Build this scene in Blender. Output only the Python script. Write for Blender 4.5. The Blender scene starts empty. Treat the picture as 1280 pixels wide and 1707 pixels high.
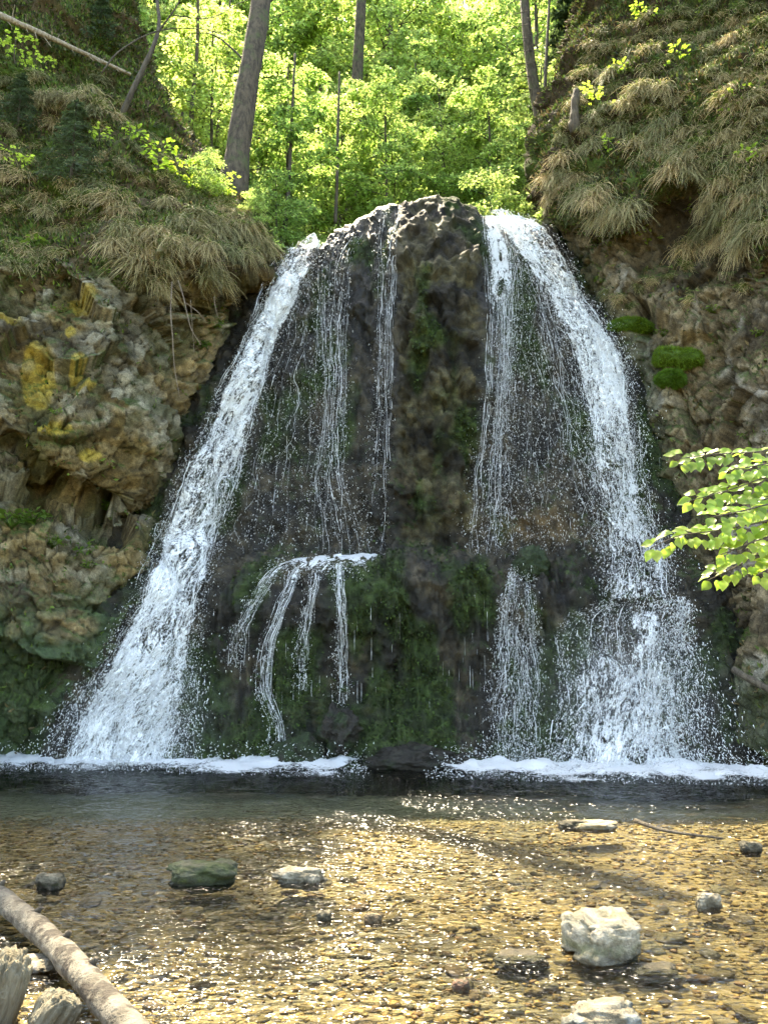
import bpy, math, random
import numpy as np
from mathutils import Vector, Matrix
from mathutils.bvhtree import BVHTree

random.seed(7)
RNG = np.random.default_rng(11)
R = math.radians
scene = bpy.context.scene
COL = scene.collection

# ------------------------------------------------------------------ camera
CAM = np.array([0.0, 0.0, 1.6])
PITCH = R(10.0)
FOC = 1331.0                      # focal length in photograph pixels (1280 x 1707)
cd = bpy.data.cameras.new('camera')
cd.sensor_fit = 'VERTICAL'
cd.sensor_height = 36.0
cd.lens = 36.0 * FOC / 1707.0
cd.clip_start = 0.05
cd.clip_end = 2000.0
cam = bpy.data.objects.new('camera', cd)
cam.location = CAM
cam.rotation_euler = (R(90) + PITCH, 0, 0)
COL.objects.link(cam)
scene.camera = cam

# ------------------------------------------------------------------ light
SUN_EL, SUN_AZ = R(61.0), R(-24.0)          # azimuth from +Y towards +X
world = bpy.data.worlds.new('World')
scene.world = world
world.use_nodes = True
wn = world.node_tree.nodes
wn.clear()
sky = wn.new('ShaderNodeTexSky')
sky.sky_type = 'NISHITA'
sky.sun_disc = False
sky.sun_elevation = SUN_EL
sky.sun_rotation = SUN_AZ
sky.altitude = 800
sky.air_density = 1.0
sky.dust_density = 3.0
bg = wn.new('ShaderNodeBackground')
bg.inputs['Strength'].default_value = 0.15
wo = wn.new('ShaderNodeOutputWorld')
world.node_tree.links.new(sky.outputs[0], bg.inputs[0])
world.node_tree.links.new(bg.outputs[0], wo.inputs[0])

sd = bpy.data.lights.new('sun', 'SUN')
sd.energy = 3.1
sd.angle = R(0.5)
sd.color = (1.0, 0.94, 0.83)
sun = bpy.data.objects.new('sun', sd)
to_sun = Vector((math.sin(SUN_AZ) * math.cos(SUN_EL), math.cos(SUN_AZ) * math.cos(SUN_EL), math.sin(SUN_EL)))
sun.rotation_euler = to_sun.to_track_quat('Z', 'Y').to_euler()
sun.location = (0, 0, 40)
COL.objects.link(sun)

vs = scene.view_settings
scene.display_settings.display_device = 'sRGB'
vs.view_transform = 'Standard'
vs.look = 'None'
vs.exposure = 3.05
vs.gamma = 1.0
vs.use_curve_mapping = False
vs.use_white_balance = True                 # the camera balanced for open shade
vs.white_balance_temperature = 8100
vs.white_balance_tint = 6
cy = scene.cycles
cy.use_denoising = True
cy.use_adaptive_sampling = True
cy.adaptive_threshold = 0.03
cy.max_bounces = 7
cy.diffuse_bounces = 3
cy.glossy_bounces = 3
cy.transmission_bounces = 4
cy.transparent_max_bounces = 14
cy.sample_clamp_indirect = 6.0
cy.caustics_reflective = False
cy.caustics_refractive = False

# ------------------------------------------------------------------ helpers: projection
SP, CP = math.sin(PITCH), math.cos(PITCH)

def unp(px, py, Y):
    """the world point seen at photograph pixel (px, py), Y metres in front of the camera"""
    px, py, Y = np.broadcast_arrays(np.asarray(px, float), np.asarray(py, float), np.asarray(Y, float))
    r = (px - 640.0) / FOC
    u = (853.5 - py) / FOC
    wy = CP - u * SP
    wz = SP + u * CP
    k = Y / wy
    return np.stack([r * k, Y, 1.6 + wz * k], -1)

def ray(px, py):
    r = (px - 640.0) / FOC
    u = (853.5 - py) / FOC
    return Vector((r, CP - u * SP, SP + u * CP)).normalized()

def proj(P):
    P = np.asarray(P, float)
    d = P - CAM
    f = d[..., 1] * CP + d[..., 2] * SP
    u = -d[..., 1] * SP + d[..., 2] * CP
    f = np.where(np.abs(f) < 1e-6, 1e-6, f)
    return 640 + FOC * d[..., 0] / f, 853.5 - FOC * u / f

# ------------------------------------------------------------------ helpers: noise
U = np.uint32
def hx(i, k): return i.astype(np.int32).view(U) * U(k)
def mix32(h):
    h = (h ^ (h >> U(13))) * U(1274126177)
    h = (h ^ (h >> U(15))) * U(2246822519)
    return ((h ^ (h >> U(16))) & U(0xFFFFFF)).astype(np.float32) * np.float32(1 / 16777215.0)
def h3(ix, iy, iz, s): return mix32(hx(ix, 374761393) + hx(iy, 668265263) + hx(iz, 3266489917) + U((s * 974634777) & 0xFFFFFFFF))

def vnoise(P, seed=0):
    P = np.asarray(P, np.float32)
    I = np.floor(P).astype(np.int32)
    F = P - I
    F = F * F * (3 - 2 * F)
    fx, fy, fz = F[..., 0], F[..., 1], F[..., 2]
    A = [hx(I[..., 0] + k, 374761393) for k in (0, 1)]
    B = [hx(I[..., 1] + k, 668265263) for k in (0, 1)]
    C = [hx(I[..., 2] + k, 3266489917) + U((seed * 974634777) & 0xFFFFFFFF) for k in (0, 1)]
    r = 0
    for kb in (0, 1):
        for kc in (0, 1):
            bc = B[kb] + C[kc]
            v0 = mix32(A[0] + bc); v1 = mix32(A[1] + bc)
            r = r + (v0 + (v1 - v0) * fx) * (fy if kb else 1 - fy) * (fz if kc else 1 - fz)
    return r

def fbm(P, scale, octv=4, seed=0, gain=0.5):
    t = np.zeros(P.shape[:-1]); a = 1.0; tot = 0.0; Q = P * scale
    for k in range(octv):
        t += a * (vnoise(Q + 17.3 * k, seed + k) - 0.5) * 2
        tot += a; a *= gain; Q = Q * 2.03
    return t / tot

def ridged(P, scale, octv=4, seed=0):
    t = np.zeros(P.shape[:-1]); a = 1.0; tot = 0; Q = P * scale
    for k in range(octv):
        t += a * (1 - np.abs(vnoise(Q + 9.1 * k, seed + k) * 2 - 1) * 2)
        tot += a; a *= 0.5; Q = Q * 2.1
    return t / tot

def facet(P, scale, seed=0, tilt=0.7):
    """broken-rock relief: every cell is a tilted plane with its own offset; also gives the distance to the next crack"""
    sh = P.shape[:-1]
    Q = (P * scale).reshape(-1, 3).astype(np.float32)
    I = np.floor(Q).astype(np.int32)
    F = Q - I
    n = len(Q)
    d1 = np.full(n, 9.0, np.float32); d2 = d1.copy(); key = np.zeros(n, U)
    best = np.zeros((n, 3), np.float32)
    for a in (-1, 0, 1):
        ha = hx(I[:, 0] + a, 374761393)
        for b in (-1, 0, 1):
            hb = ha + hx(I[:, 1] + b, 668265263)
            for c in (-1, 0, 1):
                h = hb + hx(I[:, 2] + c, 3266489917) + U((seed * 974634777) & 0xFFFFFFFF)
                h = (h ^ (h >> U(13))) * U(1274126177)
                h = (h ^ (h >> U(15))) * U(2246822519)
                dx = a + (h & U(1023)).astype(np.float32) / 1023 - F[:, 0]
                dy = b + ((h >> U(10)) & U(1023)).astype(np.float32) / 1023 - F[:, 1]
                dz = c + ((h >> U(20)) & U(1023)).astype(np.float32) / 1023 - F[:, 2]
                d = dx * dx + dy * dy + dz * dz
                m = d < d1
                d2 = np.where(m, d1, np.minimum(d2, d))
                d1 = np.where(m, d, d1); key = np.where(m, h, key)
                best[m, 0] = dx[m]; best[m, 1] = dy[m]; best[m, 2] = dz[m]
    g = [mix32(key + U(k * 7919 + 13)) * 2 - 1 for k in range(3)]
    off = mix32(key + U(99991))
    val = -(best[:, 0] * g[0] + best[:, 1] * g[1] + best[:, 2] * g[2]) * tilt + (off - 0.5)
    return val.reshape(sh), (np.sqrt(d2) - np.sqrt(d1)).reshape(sh), off.reshape(sh)

def sstep(a, b, x):
    t = np.clip((x - a) / (b - a), 0, 1)
    return t * t * (3 - 2 * t)

def mixc(c0, c1, t):
    return np.asarray(c0) * (1 - t[..., None]) + np.asarray(c1) * t[..., None]

# ------------------------------------------------------------------ helpers: meshes and objects
def make_mesh(name, V, F, mat=None, col=None, attrs=None, uv=None, smooth=True):
    V = np.asarray(V, np.float32).reshape(-1, 3)
    F = np.asarray(F, np.int32)
    me = bpy.data.meshes.new(name)
    me.vertices.add(len(V)); me.vertices.foreach_set('co', V.ravel())
    n, k = F.shape
    me.loops.add(n * k); me.loops.foreach_set('vertex_index', F.ravel())
    me.polygons.add(n)
    me.polygons.foreach_set('loop_start', np.arange(0, n * k, k, dtype=np.int32))
    me.update(calc_edges=True)
    me.polygons.foreach_set('use_smooth', np.full(n, smooth, dtype=bool))
    if col is not None:
        a = me.attributes.new('col', 'FLOAT_COLOR', 'POINT')
        c = np.ones((len(V), 4), np.float32); c[:, :3] = np.asarray(col, np.float32).reshape(-1, 3)
        a.data.foreach_set('color', c.ravel())
    for nm, arr in (attrs or {}).items():
        a = me.attributes.new(nm, 'FLOAT', 'POINT')
        a.data.foreach_set('value', np.asarray(arr, np.float32).ravel())
    if uv is not None:
        u = me.uv_layers.new(name='UVMap')
        u.data.foreach_set('uv', np.asarray(uv, np.float32)[F.ravel()].ravel())
    if mat: me.materials.append(mat)
    return me

def link(name, data, parent=None, loc=(0, 0, 0), rot=(0, 0, 0), sc=1.0):
    o = bpy.data.objects.new(name, data)
    o.location = loc; o.rotation_euler = rot
    o.scale = (sc, sc, sc) if np.isscalar(sc) else sc
    o.parent = parent
    COL.objects.link(o)
    return o

def tag(o, label=None, cat=None, group=None, kind=None):
    if label: o['label'] = label
    if cat: o['category'] = cat
    if group: o['group'] = group
    if kind: o['kind'] = kind
    return o

def thing(name, label, cat, loc=(0, 0, 0), rot=(0, 0, 0), group=None, sc=1.0):
    return tag(link(name, None, None, loc, rot, sc), label, cat, group)

def local(V, loc): return np.asarray(V) - np.asarray(loc)

def grid_faces(h, w):
    i = np.arange(h * w).reshape(h, w)
    return np.stack([i[:-1, :-1], i[1:, :-1], i[1:, 1:], i[:-1, 1:]], -1).reshape(-1, 4)

def grid_normals(G):
    du = np.gradient(G, axis=1); dv = np.gradient(G, axis=0)
    n = np.cross(dv, du)
    return n / np.maximum(np.linalg.norm(n, axis=-1, keepdims=True), 1e-9)

class Buf:
    """collects pieces that make up ONE part"""
    def __init__(s): s.V = []; s.F = []; s.C = []; s.n = 0
    def add(s, V, F, col=None):
        V = np.asarray(V, float).reshape(-1, 3)
        s.V.append(V); s.F.append(np.asarray(F) + s.n); s.n += len(V)
        if col is not None:
            c = np.asarray(col, float)
            s.C.append(np.broadcast_to(c, (len(V), 3)) if c.ndim == 1 else c)
    def mesh(s, name, mat, smooth=True, origin=(0, 0, 0)):
        V = np.concatenate(s.V) - np.asarray(origin)
        return make_mesh(name, V, np.concatenate(s.F), mat, np.concatenate(s.C) if s.C else None, smooth=smooth)

def resample(P, n):
    P = np.asarray(P, float)
    # Catmull-Rom through the points, then n points evenly along it
    if len(P) > 2:
        Q = np.concatenate([[2 * P[0] - P[1]], P, [2 * P[-1] - P[-2]]])
        t = np.linspace(0, 1, 12, endpoint=False)[:, None]
        out = []
        for i in range(len(P) - 1):
            a, b, c, d = Q[i:i + 4]
            out.append(0.5 * (2 * b + (c - a) * t + (2 * a - 5 * b + 4 * c - d) * t ** 2 + (3 * b - a - 3 * c + d) * t ** 3))
        P = np.concatenate(out + [P[-1:]])
    L = np.concatenate([[0], np.cumsum(np.linalg.norm(np.diff(P, axis=0), axis=1))])
    s = np.linspace(0, L[-1], n)
    return np.stack([np.interp(s, L, P[:, k]) for k in range(P.shape[1])], -1)

def tube(P, rad, sides=6, cap=True, lump=0.0, seed=0):
    """a tapered tube along P; returns vertices and quads"""
    P = np.asarray(P, float); n = len(P)
    rad = np.broadcast_to(np.asarray(rad, float), (n,))
    T = np.gradient(P, axis=0); T /= np.maximum(np.linalg.norm(T, axis=1, keepdims=True), 1e-9)
    ref = np.array([0.0, 1.0, 0.0]) if abs(T[:, 2]).mean() > 0.7 else np.array([0.0, 0.0, 1.0])
    A = np.cross(T, ref); A /= np.maximum(np.linalg.norm(A, axis=1, keepdims=True), 1e-9)
    B = np.cross(T, A)
    th = np.linspace(0, 2 * math.pi, sides, endpoint=False)
    D = A[:, None] * np.cos(th)[None, :, None] + B[:, None] * np.sin(th)[None, :, None]
    r = np.repeat(rad[:, None], sides, 1)
    V = P[:, None] + D * r[..., None]
    if lump:
        V = V + D * (r * lump * fbm(V, 1.0 / max(rad.mean(), 1e-4) * 0.45, 3, seed))[..., None]
    i = np.arange(n * sides).reshape(n, sides)
    j = np.roll(i, -1, 1)
    F = np.stack([i[:-1], j[:-1], j[1:], i[1:]], -1).reshape(-1, 4)
    V = V.reshape(-1, 3)
    if cap:
        V = np.concatenate([V, P[:1] - T[:1] * rad[0] * 0.15, P[-1:] + T[-1:] * rad[-1] * 0.15])
        a, b = n * sides, n * sides + 1
        e = []
        for k in range(sides):
            e.append((i[0, (k + 1) % sides], i[0, k], a, a)); e.append((i[-1, k], i[-1, (k + 1) % sides], b, b))
        e = [q[:3] + (q[2],) for q in e]
        F = np.concatenate([F, np.array(e)])
    return V, F

def fixq(F):
    """degenerate quads (a, b, c, c) as triangles: everything as triangles"""
    F = np.asarray(F)
    if F.shape[1] == 3: return F
    t1 = F[:, [0, 1, 2]]; t2 = F[F[:, 2] != F[:, 3]][:, [0, 2, 3]]
    return np.concatenate([t1, t2])

def tubes_mesh(name, parts, mat, origin=(0, 0, 0), sides=6, lump=0.0, cols=None):
    b = Buf()
    for k, (P, r) in enumerate(parts):
        V, F = tube(P, r, sides, True, lump, k)
        b.add(V, fixq(F), None if cols is None else cols[k])
    return b.mesh(name, mat, True, origin)

ICO = None
def ico_data():
    global ICO
    if ICO is None:
        import bmesh
        bm = bmesh.new(); bmesh.ops.create_icosphere(bm, subdivisions=1, radius=1)
        V1 = np.array([v.co[:] for v in bm.verts]); F1 = np.array([[v.index for v in f.verts] for f in bm.faces]); bm.free()
        bm = bmesh.new(); bmesh.ops.create_icosphere(bm, subdivisions=5, radius=1)
        V2 = np.array([v.co[:] for v in bm.verts]); F2 = np.array([[v.index for v in f.verts] for f in bm.faces]); bm.free()
        bm = bmesh.new(); bmesh.ops.create_icosphere(bm, subdivisions=2, radius=1)
        V3 = np.array([v.co[:] for v in bm.verts]); F3 = np.array([[v.index for v in f.verts] for f in bm.faces]); bm.free()
        ICO = (V1, F1, V2, F2, V3, F3)
    return ICO

# ------------------------------------------------------------------ helpers: materials
class N:
    def __init__(s, name):
        s.m = bpy.data.materials.new(name); s.m.use_nodes = True
        s.t = s.m.node_tree; s.t.nodes.clear()
        s.out = s.t.nodes.new('ShaderNodeOutputMaterial')
    def n(s, kind, **kw):
        nd = s.t.nodes.new(kind)
        for k, v in kw.items():
            if k.startswith('_'): setattr(nd, k[1:], v)
        return nd
    def l(s, a, b): s.t.links.new(a, b)
    def val(s, sock, v):
        if hasattr(v, 'is_output') or isinstance(v, bpy.types.NodeSocket): s.l(v, sock)
        else: sock.default_value = v
    def math(s, op, a, b=0.0, c=0.0, clamp=False):
        nd = s.n('ShaderNodeMath', _operation=op, _use_clamp=clamp)
        s.val(nd.inputs[0], a); s.val(nd.inputs[1], b); s.val(nd.inputs[2], c)
        return nd.outputs[0]
    def mix(s, f, a, b, mode='MIX'):
        nd = s.n('ShaderNodeMix', _data_type='RGBA', _blend_type=mode)
        s.val(nd.inputs[0], f)
        s.val(nd.inputs[6], a if not isinstance(a, tuple) else (*a[:3], 1)); s.val(nd.inputs[7], b if not isinstance(b, tuple) else (*b[:3], 1))
        return nd.outputs[2]
    def noise(s, scale, detail=4, rough=0.55, vec=None, dist=0.0, dims='3D'):
        nd = s.n('ShaderNodeTexNoise', _noise_dimensions=dims)
        nd.inputs['Scale'].default_value = scale; nd.inputs['Detail'].default_value = detail
        nd.inputs['Roughness'].default_value = rough; nd.inputs['Distortion'].default_value = dist
        if vec is not None: s.l(vec, nd.inputs['Vector'])
        return nd.outputs[0]
    def ramp(s, f, a, b, ca=0.0, cb=1.0):
        nd = s.n('ShaderNodeMapRange', _interpolation_type='SMOOTHSTEP')
        s.val(nd.inputs[0], f); nd.inputs[1].default_value = a; nd.inputs[2].default_value = b
        nd.inputs[3].default_value = ca; nd.inputs[4].default_value = cb
        return nd.outputs[0]
    def attr(s, name, out=2):
        nd = s.n('ShaderNodeAttribute', _attribute_name=name); return nd.outputs[out]
    def obj(s): return s.n('ShaderNodeTexCoord').outputs['Object']
    def pos(s): return s.n('ShaderNodeNewGeometry').outputs['Position']
    def bump(s, h, strength=0.5, dist=0.02):
        nd = s.n('ShaderNodeBump'); nd.inputs['Strength'].default_value = strength; nd.inputs['Distance'].default_value = dist
        s.l(h, nd.inputs['Height']); return nd.outputs[0]
    def bsdf(s, col, rough=0.6, spec=0.5, normal=None):
        b = s.n('ShaderNodeBsdfPrincipled')
        s.val(b.inputs['Base Color'], col if not isinstance(col, tuple) else (*col[:3], 1))
        s.val(b.inputs['Roughness'], rough); s.val(b.inputs['Specular IOR Level'], spec)
        if normal is not None: s.l(normal, b.inputs['Normal'])
        return b.outputs[0]
    def end(s, sh): s.l(sh, s.out.inputs['Surface']); return s.m

def mat_rock():
    m = N('rock')
    p = m.pos()
    n1 = m.noise(9, 6, 0.65, p); n2 = m.noise(45, 5, 0.7, p)
    k = m.math('MULTIPLY', m.ramp(n1, 0.25, 0.75, 0.55, 1.45), m.ramp(n2, 0.25, 0.75, 0.6, 1.4))
    c = m.mix(1.0, m.attr('col', 0), m.n('ShaderNodeCombineColor').outputs[0], 'MULTIPLY')
    cc = m.n('ShaderNodeCombineColor')
    for i in range(3): m.l(k, cc.inputs[i])
    c = m.mix(1.0, m.attr('col', 0), cc.outputs[0], 'MULTIPLY')
    wet = m.attr('wet')
    rough = m.math('SUBTRACT', 0.85, m.math('MULTIPLY', wet, m.ramp(n1, 0.3, 0.7, 0.40, 0.68)))
    h = m.math('ADD', m.math('MULTIPLY', n1, 1.0), m.math('MULTIPLY', n2, 0.5))
    return m.end(m.bsdf(c, rough, m.math('ADD', 0.10, m.math('MULTIPLY', wet, 0.25)), m.bump(h, 1.0, 0.045)))

def mat_leaf(name, refl, trans, amt=0.55, rough=0.42):
    m = N(name)
    t = m.attr('col', 0)
    rv = m.n('ShaderNodeObjectInfo').outputs['Random']
    t = m.mix(1.0, t, m.mix(rv, (.70, .78, .72), (1.22, 1.12, 1.25)), 'MULTIPLY')
    d = m.mix(1.0, t, refl, 'MULTIPLY'); tr = m.mix(1.0, t, trans, 'MULTIPLY')
    b = m.bsdf(d, rough, 0.4)
    tl = m.n('ShaderNodeBsdfTranslucent'); m.l(tr, tl.inputs[0])
    mx = m.n('ShaderNodeMixShader'); mx.inputs[0].default_value = amt
    m.l(b, mx.inputs[1]); m.l(tl.outputs[0], mx.inputs[2])
    return m.end(mx.outputs[0])

def mat_bark(name, c0, c1, sc=(14, 14, 3), rough=0.85, moss=None, patch_=None):
    m = N(name)
    mp = m.n('ShaderNodeMapping'); m.l(m.obj(), mp.inputs[0]); mp.inputs['Scale'].default_value = sc
    n1 = m.noise(1.0, 6, 0.65, mp.outputs[0]); n2 = m.noise(4.0, 4, 0.6, mp.outputs[0])
    c = m.mix(m.ramp(n1, 0.3, 0.7), c0, c1)
    if moss: c = m.mix(m.ramp(m.noise(2.2 if patch_ is None else patch_, 4, 0.6, m.obj()), 0.5, 0.60 if patch_ else 0.68), c, moss)
    h = m.math('ADD', n1, m.math('MULTIPLY', n2, 0.4))
    return m.end(m.bsdf(c, rough, 0.3, m.bump(h, 1.0, 0.03)))

def mat_whitewater():
    m = N('white_water')
    b = m.bsdf((0.93, 0.95, 0.95), 0.28, 0.5)
    tl = m.n('ShaderNodeBsdfTranslucent'); tl.inputs[0].default_value = (0.86, 0.9, 0.92, 1)
    mx = m.n('ShaderNodeMixShader'); mx.inputs[0].default_value = 0.4
    m.l(b, mx.inputs[1]); m.l(tl.outputs[0], mx.inputs[2])
    return m.end(mx.outputs[0])

def mat_veil():
    """aerated falling water: broken white streaks with clear gaps between them; uv in metres (across, along)"""
    m = N('falling_water')
    uv = m.n('ShaderNodeUVMap').outputs[0]
    mp = m.n('ShaderNodeMapping'); m.l(uv, mp.inputs[0]); mp.inputs['Scale'].default_value = (10, 3.4, 1)
    mp2 = m.n('ShaderNodeMapping'); m.l(uv, mp2.inputs[0]); mp2.inputs['Scale'].default_value = (42, 20, 1)
    n1 = m.noise(1.0, 5, 0.7, mp.outputs[0], 0.8, '2D'); n2 = m.noise(1.0, 3, 0.65, mp2.outputs[0], 0.5, '2D')
    s = m.math('ADD', m.math('MULTIPLY', n1, 0.55), m.math('MULTIPLY', n2, 0.45))
    a = m.math('ADD', s, m.attr('dens'))
    al = m.ramp(a, 0.93, 1.05, 0.0, 0.97)
    b = m.bsdf((0.93, 0.95, 0.95), 0.3, 0.5, m.bump(s, 1.0, 0.035))
    tl = m.n('ShaderNodeBsdfTranslucent'); tl.inputs[0].default_value = (0.86, 0.9, 0.92, 1)
    mx = m.n('ShaderNodeMixShader'); mx.inputs[0].default_value = 0.3
    m.l(b, mx.inputs[1]); m.l(tl.outputs[0], mx.inputs[2])
    tp = m.n('ShaderNodeBsdfTransparent')
    m2 = m.n('ShaderNodeMixShader'); m.l(al, m2.inputs[0]); m.l(tp.outputs[0], m2.inputs[1]); m.l(mx.outputs[0], m2.inputs[2])
    return m.end(m2.outputs[0])

def mat_pool():
    m = N('pool_water')
    p = m.pos()
    mp = m.n('ShaderNodeMapping'); m.l(p, mp.inputs[0]); mp.inputs['Scale'].default_value = (1.0, 1.9, 1.0)
    n1 = m.noise(9, 1.0, 0.5, mp.outputs[0], 0.4); n2 = m.noise(24, 0.0, 0.5, mp.outputs[0], 0.2)
    h = m.math('ADD', n1, m.math('MULTIPLY', n2, 0.3))
    nb = m.bump(h, 1.0, 0.045)
    g = m.n('ShaderNodeBsdfGlossy'); g.inputs['Roughness'].default_value = 0.16; m.l(nb, g.inputs['Normal'])
    tp = m.n('ShaderNodeBsdfTransparent'); tp.inputs[0].default_value = (0.90, 0.95, 0.90, 1)
    fr = m.n('ShaderNodeFresnel'); fr.inputs[0].default_value = 1.33; m.l(nb, fr.inputs['Normal'])
    mx = m.n('ShaderNodeMixShader'); m.l(fr.outputs[0], mx.inputs[0]); m.l(tp.outputs[0], mx.inputs[1]); m.l(g.outputs[0], mx.inputs[2])
    return m.end(mx.outputs[0])

def mat_stone(name, wet=0.4, objrand=False):
    m = N(name)
    p = m.obj() if objrand else m.pos()
    n1 = m.noise(14, 5, 0.65, p); n2 = m.noise(60, 4, 0.65, p)
    if objrand:
        r = m.n('ShaderNodeObjectInfo').outputs['Random']
        cr = m.n('ShaderNodeValToRGB'); m.l(r, cr.inputs[0])
        cols = [(0.0, (.19, .12, .04)), (0.25, (.26, .175, .065)), (0.5, (.15, .105, .045)), (0.7, (.28, .22, .11)), (0.85, (.20, .11, .05)), (1.0, (.21, .185, .12))]
        el = cr.color_ramp.elements
        el[0].position, el[0].color = 0, (*cols[0][1], 1); el[1].position, el[1].color = 1, (*cols[-1][1], 1)
        for q, c in cols[1:-1]:
            e = el.new(q); e.color = (*c, 1)
        base = cr.outputs[0]
    else: base = m.attr('col', 0)
    k = m.math('MULTIPLY', m.ramp(n1, 0.25, 0.75, 0.6, 1.35), m.ramp(n2, 0.25, 0.75, 0.75, 1.25))
    cc = m.n('ShaderNodeCombineColor')
    for i in range(3): m.l(k, cc.inputs[i])
    c = m.mix(1.0, base, cc.outputs[0], 'MULTIPLY')
    h = m.math('ADD', n1, m.math('MULTIPLY', n2, 0.4))
    return m.end(m.bsdf(c, 0.85 - 0.5 * wet, 0.35, m.bump(h, 1.0, 0.02)))

def mat_blade(name, trans=0.35):
    m = N(name)
    rv = m.n('ShaderNodeObjectInfo').outputs['Random']
    c = m.mix(1.0, m.attr('col', 0), m.mix(rv, (.62, .72, .60), (1.25, 1.12, 1.0)), 'MULTIPLY')
    b = m.bsdf(c, 0.6, 0.3)
    tl = m.n('ShaderNodeBsdfTranslucent'); m.l(c, tl.inputs[0])
    mx = m.n('ShaderNodeMixShader'); mx.inputs[0].default_value = trans
    m.l(b, mx.inputs[1]); m.l(tl.outputs[0], mx.inputs[2])
    return m.end(mx.outputs[0])

def mat_soil():
    m = N('forest_soil')
    p = m.pos()
    c = m.mix(m.ramp(m.noise(0.8, 6, 0.65, p), 0.35, 0.65), (.05, .075, .018), (.085, .06, .03))
    return m.end(m.bsdf(c, 0.9, 0.2, m.bump(m.noise(6, 6, 0.7, p), 0.8, 0.1)))

M = dict(
    rock=mat_rock(), soil=mat_soil(),
    leaf=mat_leaf('beech_leaf', (.11, .18, .055), (.52, .72, .21), 0.62),
    near_leaf=mat_leaf('near_leaf', (.13, .21, .04), (.50, .70, .08), 0.58, 0.35),
    needle=mat_leaf('spruce_needle', (.05, .085, .035), (.10, .16, .05), 0.3),
    herb=mat_leaf('herb_leaf', (.07, .13, .02), (.22, .34, .035), 0.45),
    bark=mat_bark('grey_bark', (.034, .026, .017), (.115, .09, .06), (16, 16, 5), moss=(.07, .085, .03)),
    thin_bark=mat_bark('thin_bark', (.05, .04, .03), (.12, .10, .07), (20, 20, 4)),
    dead=mat_bark('dead_wood', (.20, .15, .10), (.42, .36, .27), (30, 30, 5)),
    log=mat_bark('log_bark', (.07, .06, .043), (.17, .15, .115), (9, 9, 9), moss=(.045, .036, .026), patch_=8.0),
    drift=mat_bark('driftwood', (.09, .075, .045), (.25, .22, .15), (26, 26, 3)),
    root=mat_bark('root_bark', (.16, .12, .09), (.34, .28, .22), (30, 30, 30)),
    white=mat_whitewater(), veil=mat_veil(), pool=mat_pool(),
    pebble=mat_stone('pebble', 0.3), stone=mat_stone('single_stone', 0.3, True), boulder=mat_stone('boulder', 0.1),
    blade=mat_blade('grass_blade'), moss=mat_blade('moss', 0.25),
)

# ================================================================== THE SETTING
def zrow(px, Y, z):
    px = np.asarray(px, float); Y = np.asarray(Y, float)
    return np.stack([(px - 640) / FOC * Y / 1.04, Y, np.broadcast_to(z, Y.shape)], -1)

def cat_axis0(Nt, cell, cap):
    """Catmull-Rom along axis 0 of a control net, spans cut into about `cell` metre steps"""
    Q = np.concatenate([2 * Nt[:1] - Nt[1:2], Nt, 2 * Nt[-1:] - Nt[-2:-1]])
    out = []
    for i in range(len(Nt) - 1):
        L = np.median(np.linalg.norm(Nt[i + 1] - Nt[i], axis=-1))
        k = int(np.clip(round(L / cell), 2, 24 if i in (0, len(Nt) - 2) else cap))
        t = np.linspace(0, 1, k, endpoint=False)[:, None, None]
        a, b, c, d = Q[i:i + 4]
        # monotone-ish: limit overshoot by blending with a linear span
        cr = 0.5 * (2 * b + (c - a) * t + (2 * a - 5 * b + 4 * c - d) * t ** 2 + (3 * b - a - 3 * c + d) * t ** 3)
        out.append(0.8 * cr + 0.2 * (b + (c - b) * t))
    return np.concatenate(out + [Nt[-1:]])

def patch(net, cell, cap=90):
    g = cat_axis0(net, cell, cap)
    g = cat_axis0(np.swapaxes(g, 0, 1), cell, cap)
    return np.swapaxes(g, 0, 1)

def bvh_of(G, step=2):
    g = G[::step, ::step]
    h, w = g.shape[:2]
    return BVHTree.FromPolygons([tuple(v) for v in g.reshape(-1, 3).tolist()], grid_faces(h, w).tolist())

def hit(bvh, px, py):
    loc, nor, _, d = bvh.ray_cast(Vector(CAM), ray(px, py))
    if loc is None: return None, None
    if nor.y > 0 and nor.dot(ray(px, py)) > 0: nor = -nor
    return np.array(loc), np.array(nor)

CELL = 0.031

# ---- left cliff: (px, py, Y) rows from high above the frame to below the water
def rows(lst):
    return np.stack([np.stack([unp(*q) for q in r]) for r in lst])

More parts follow.
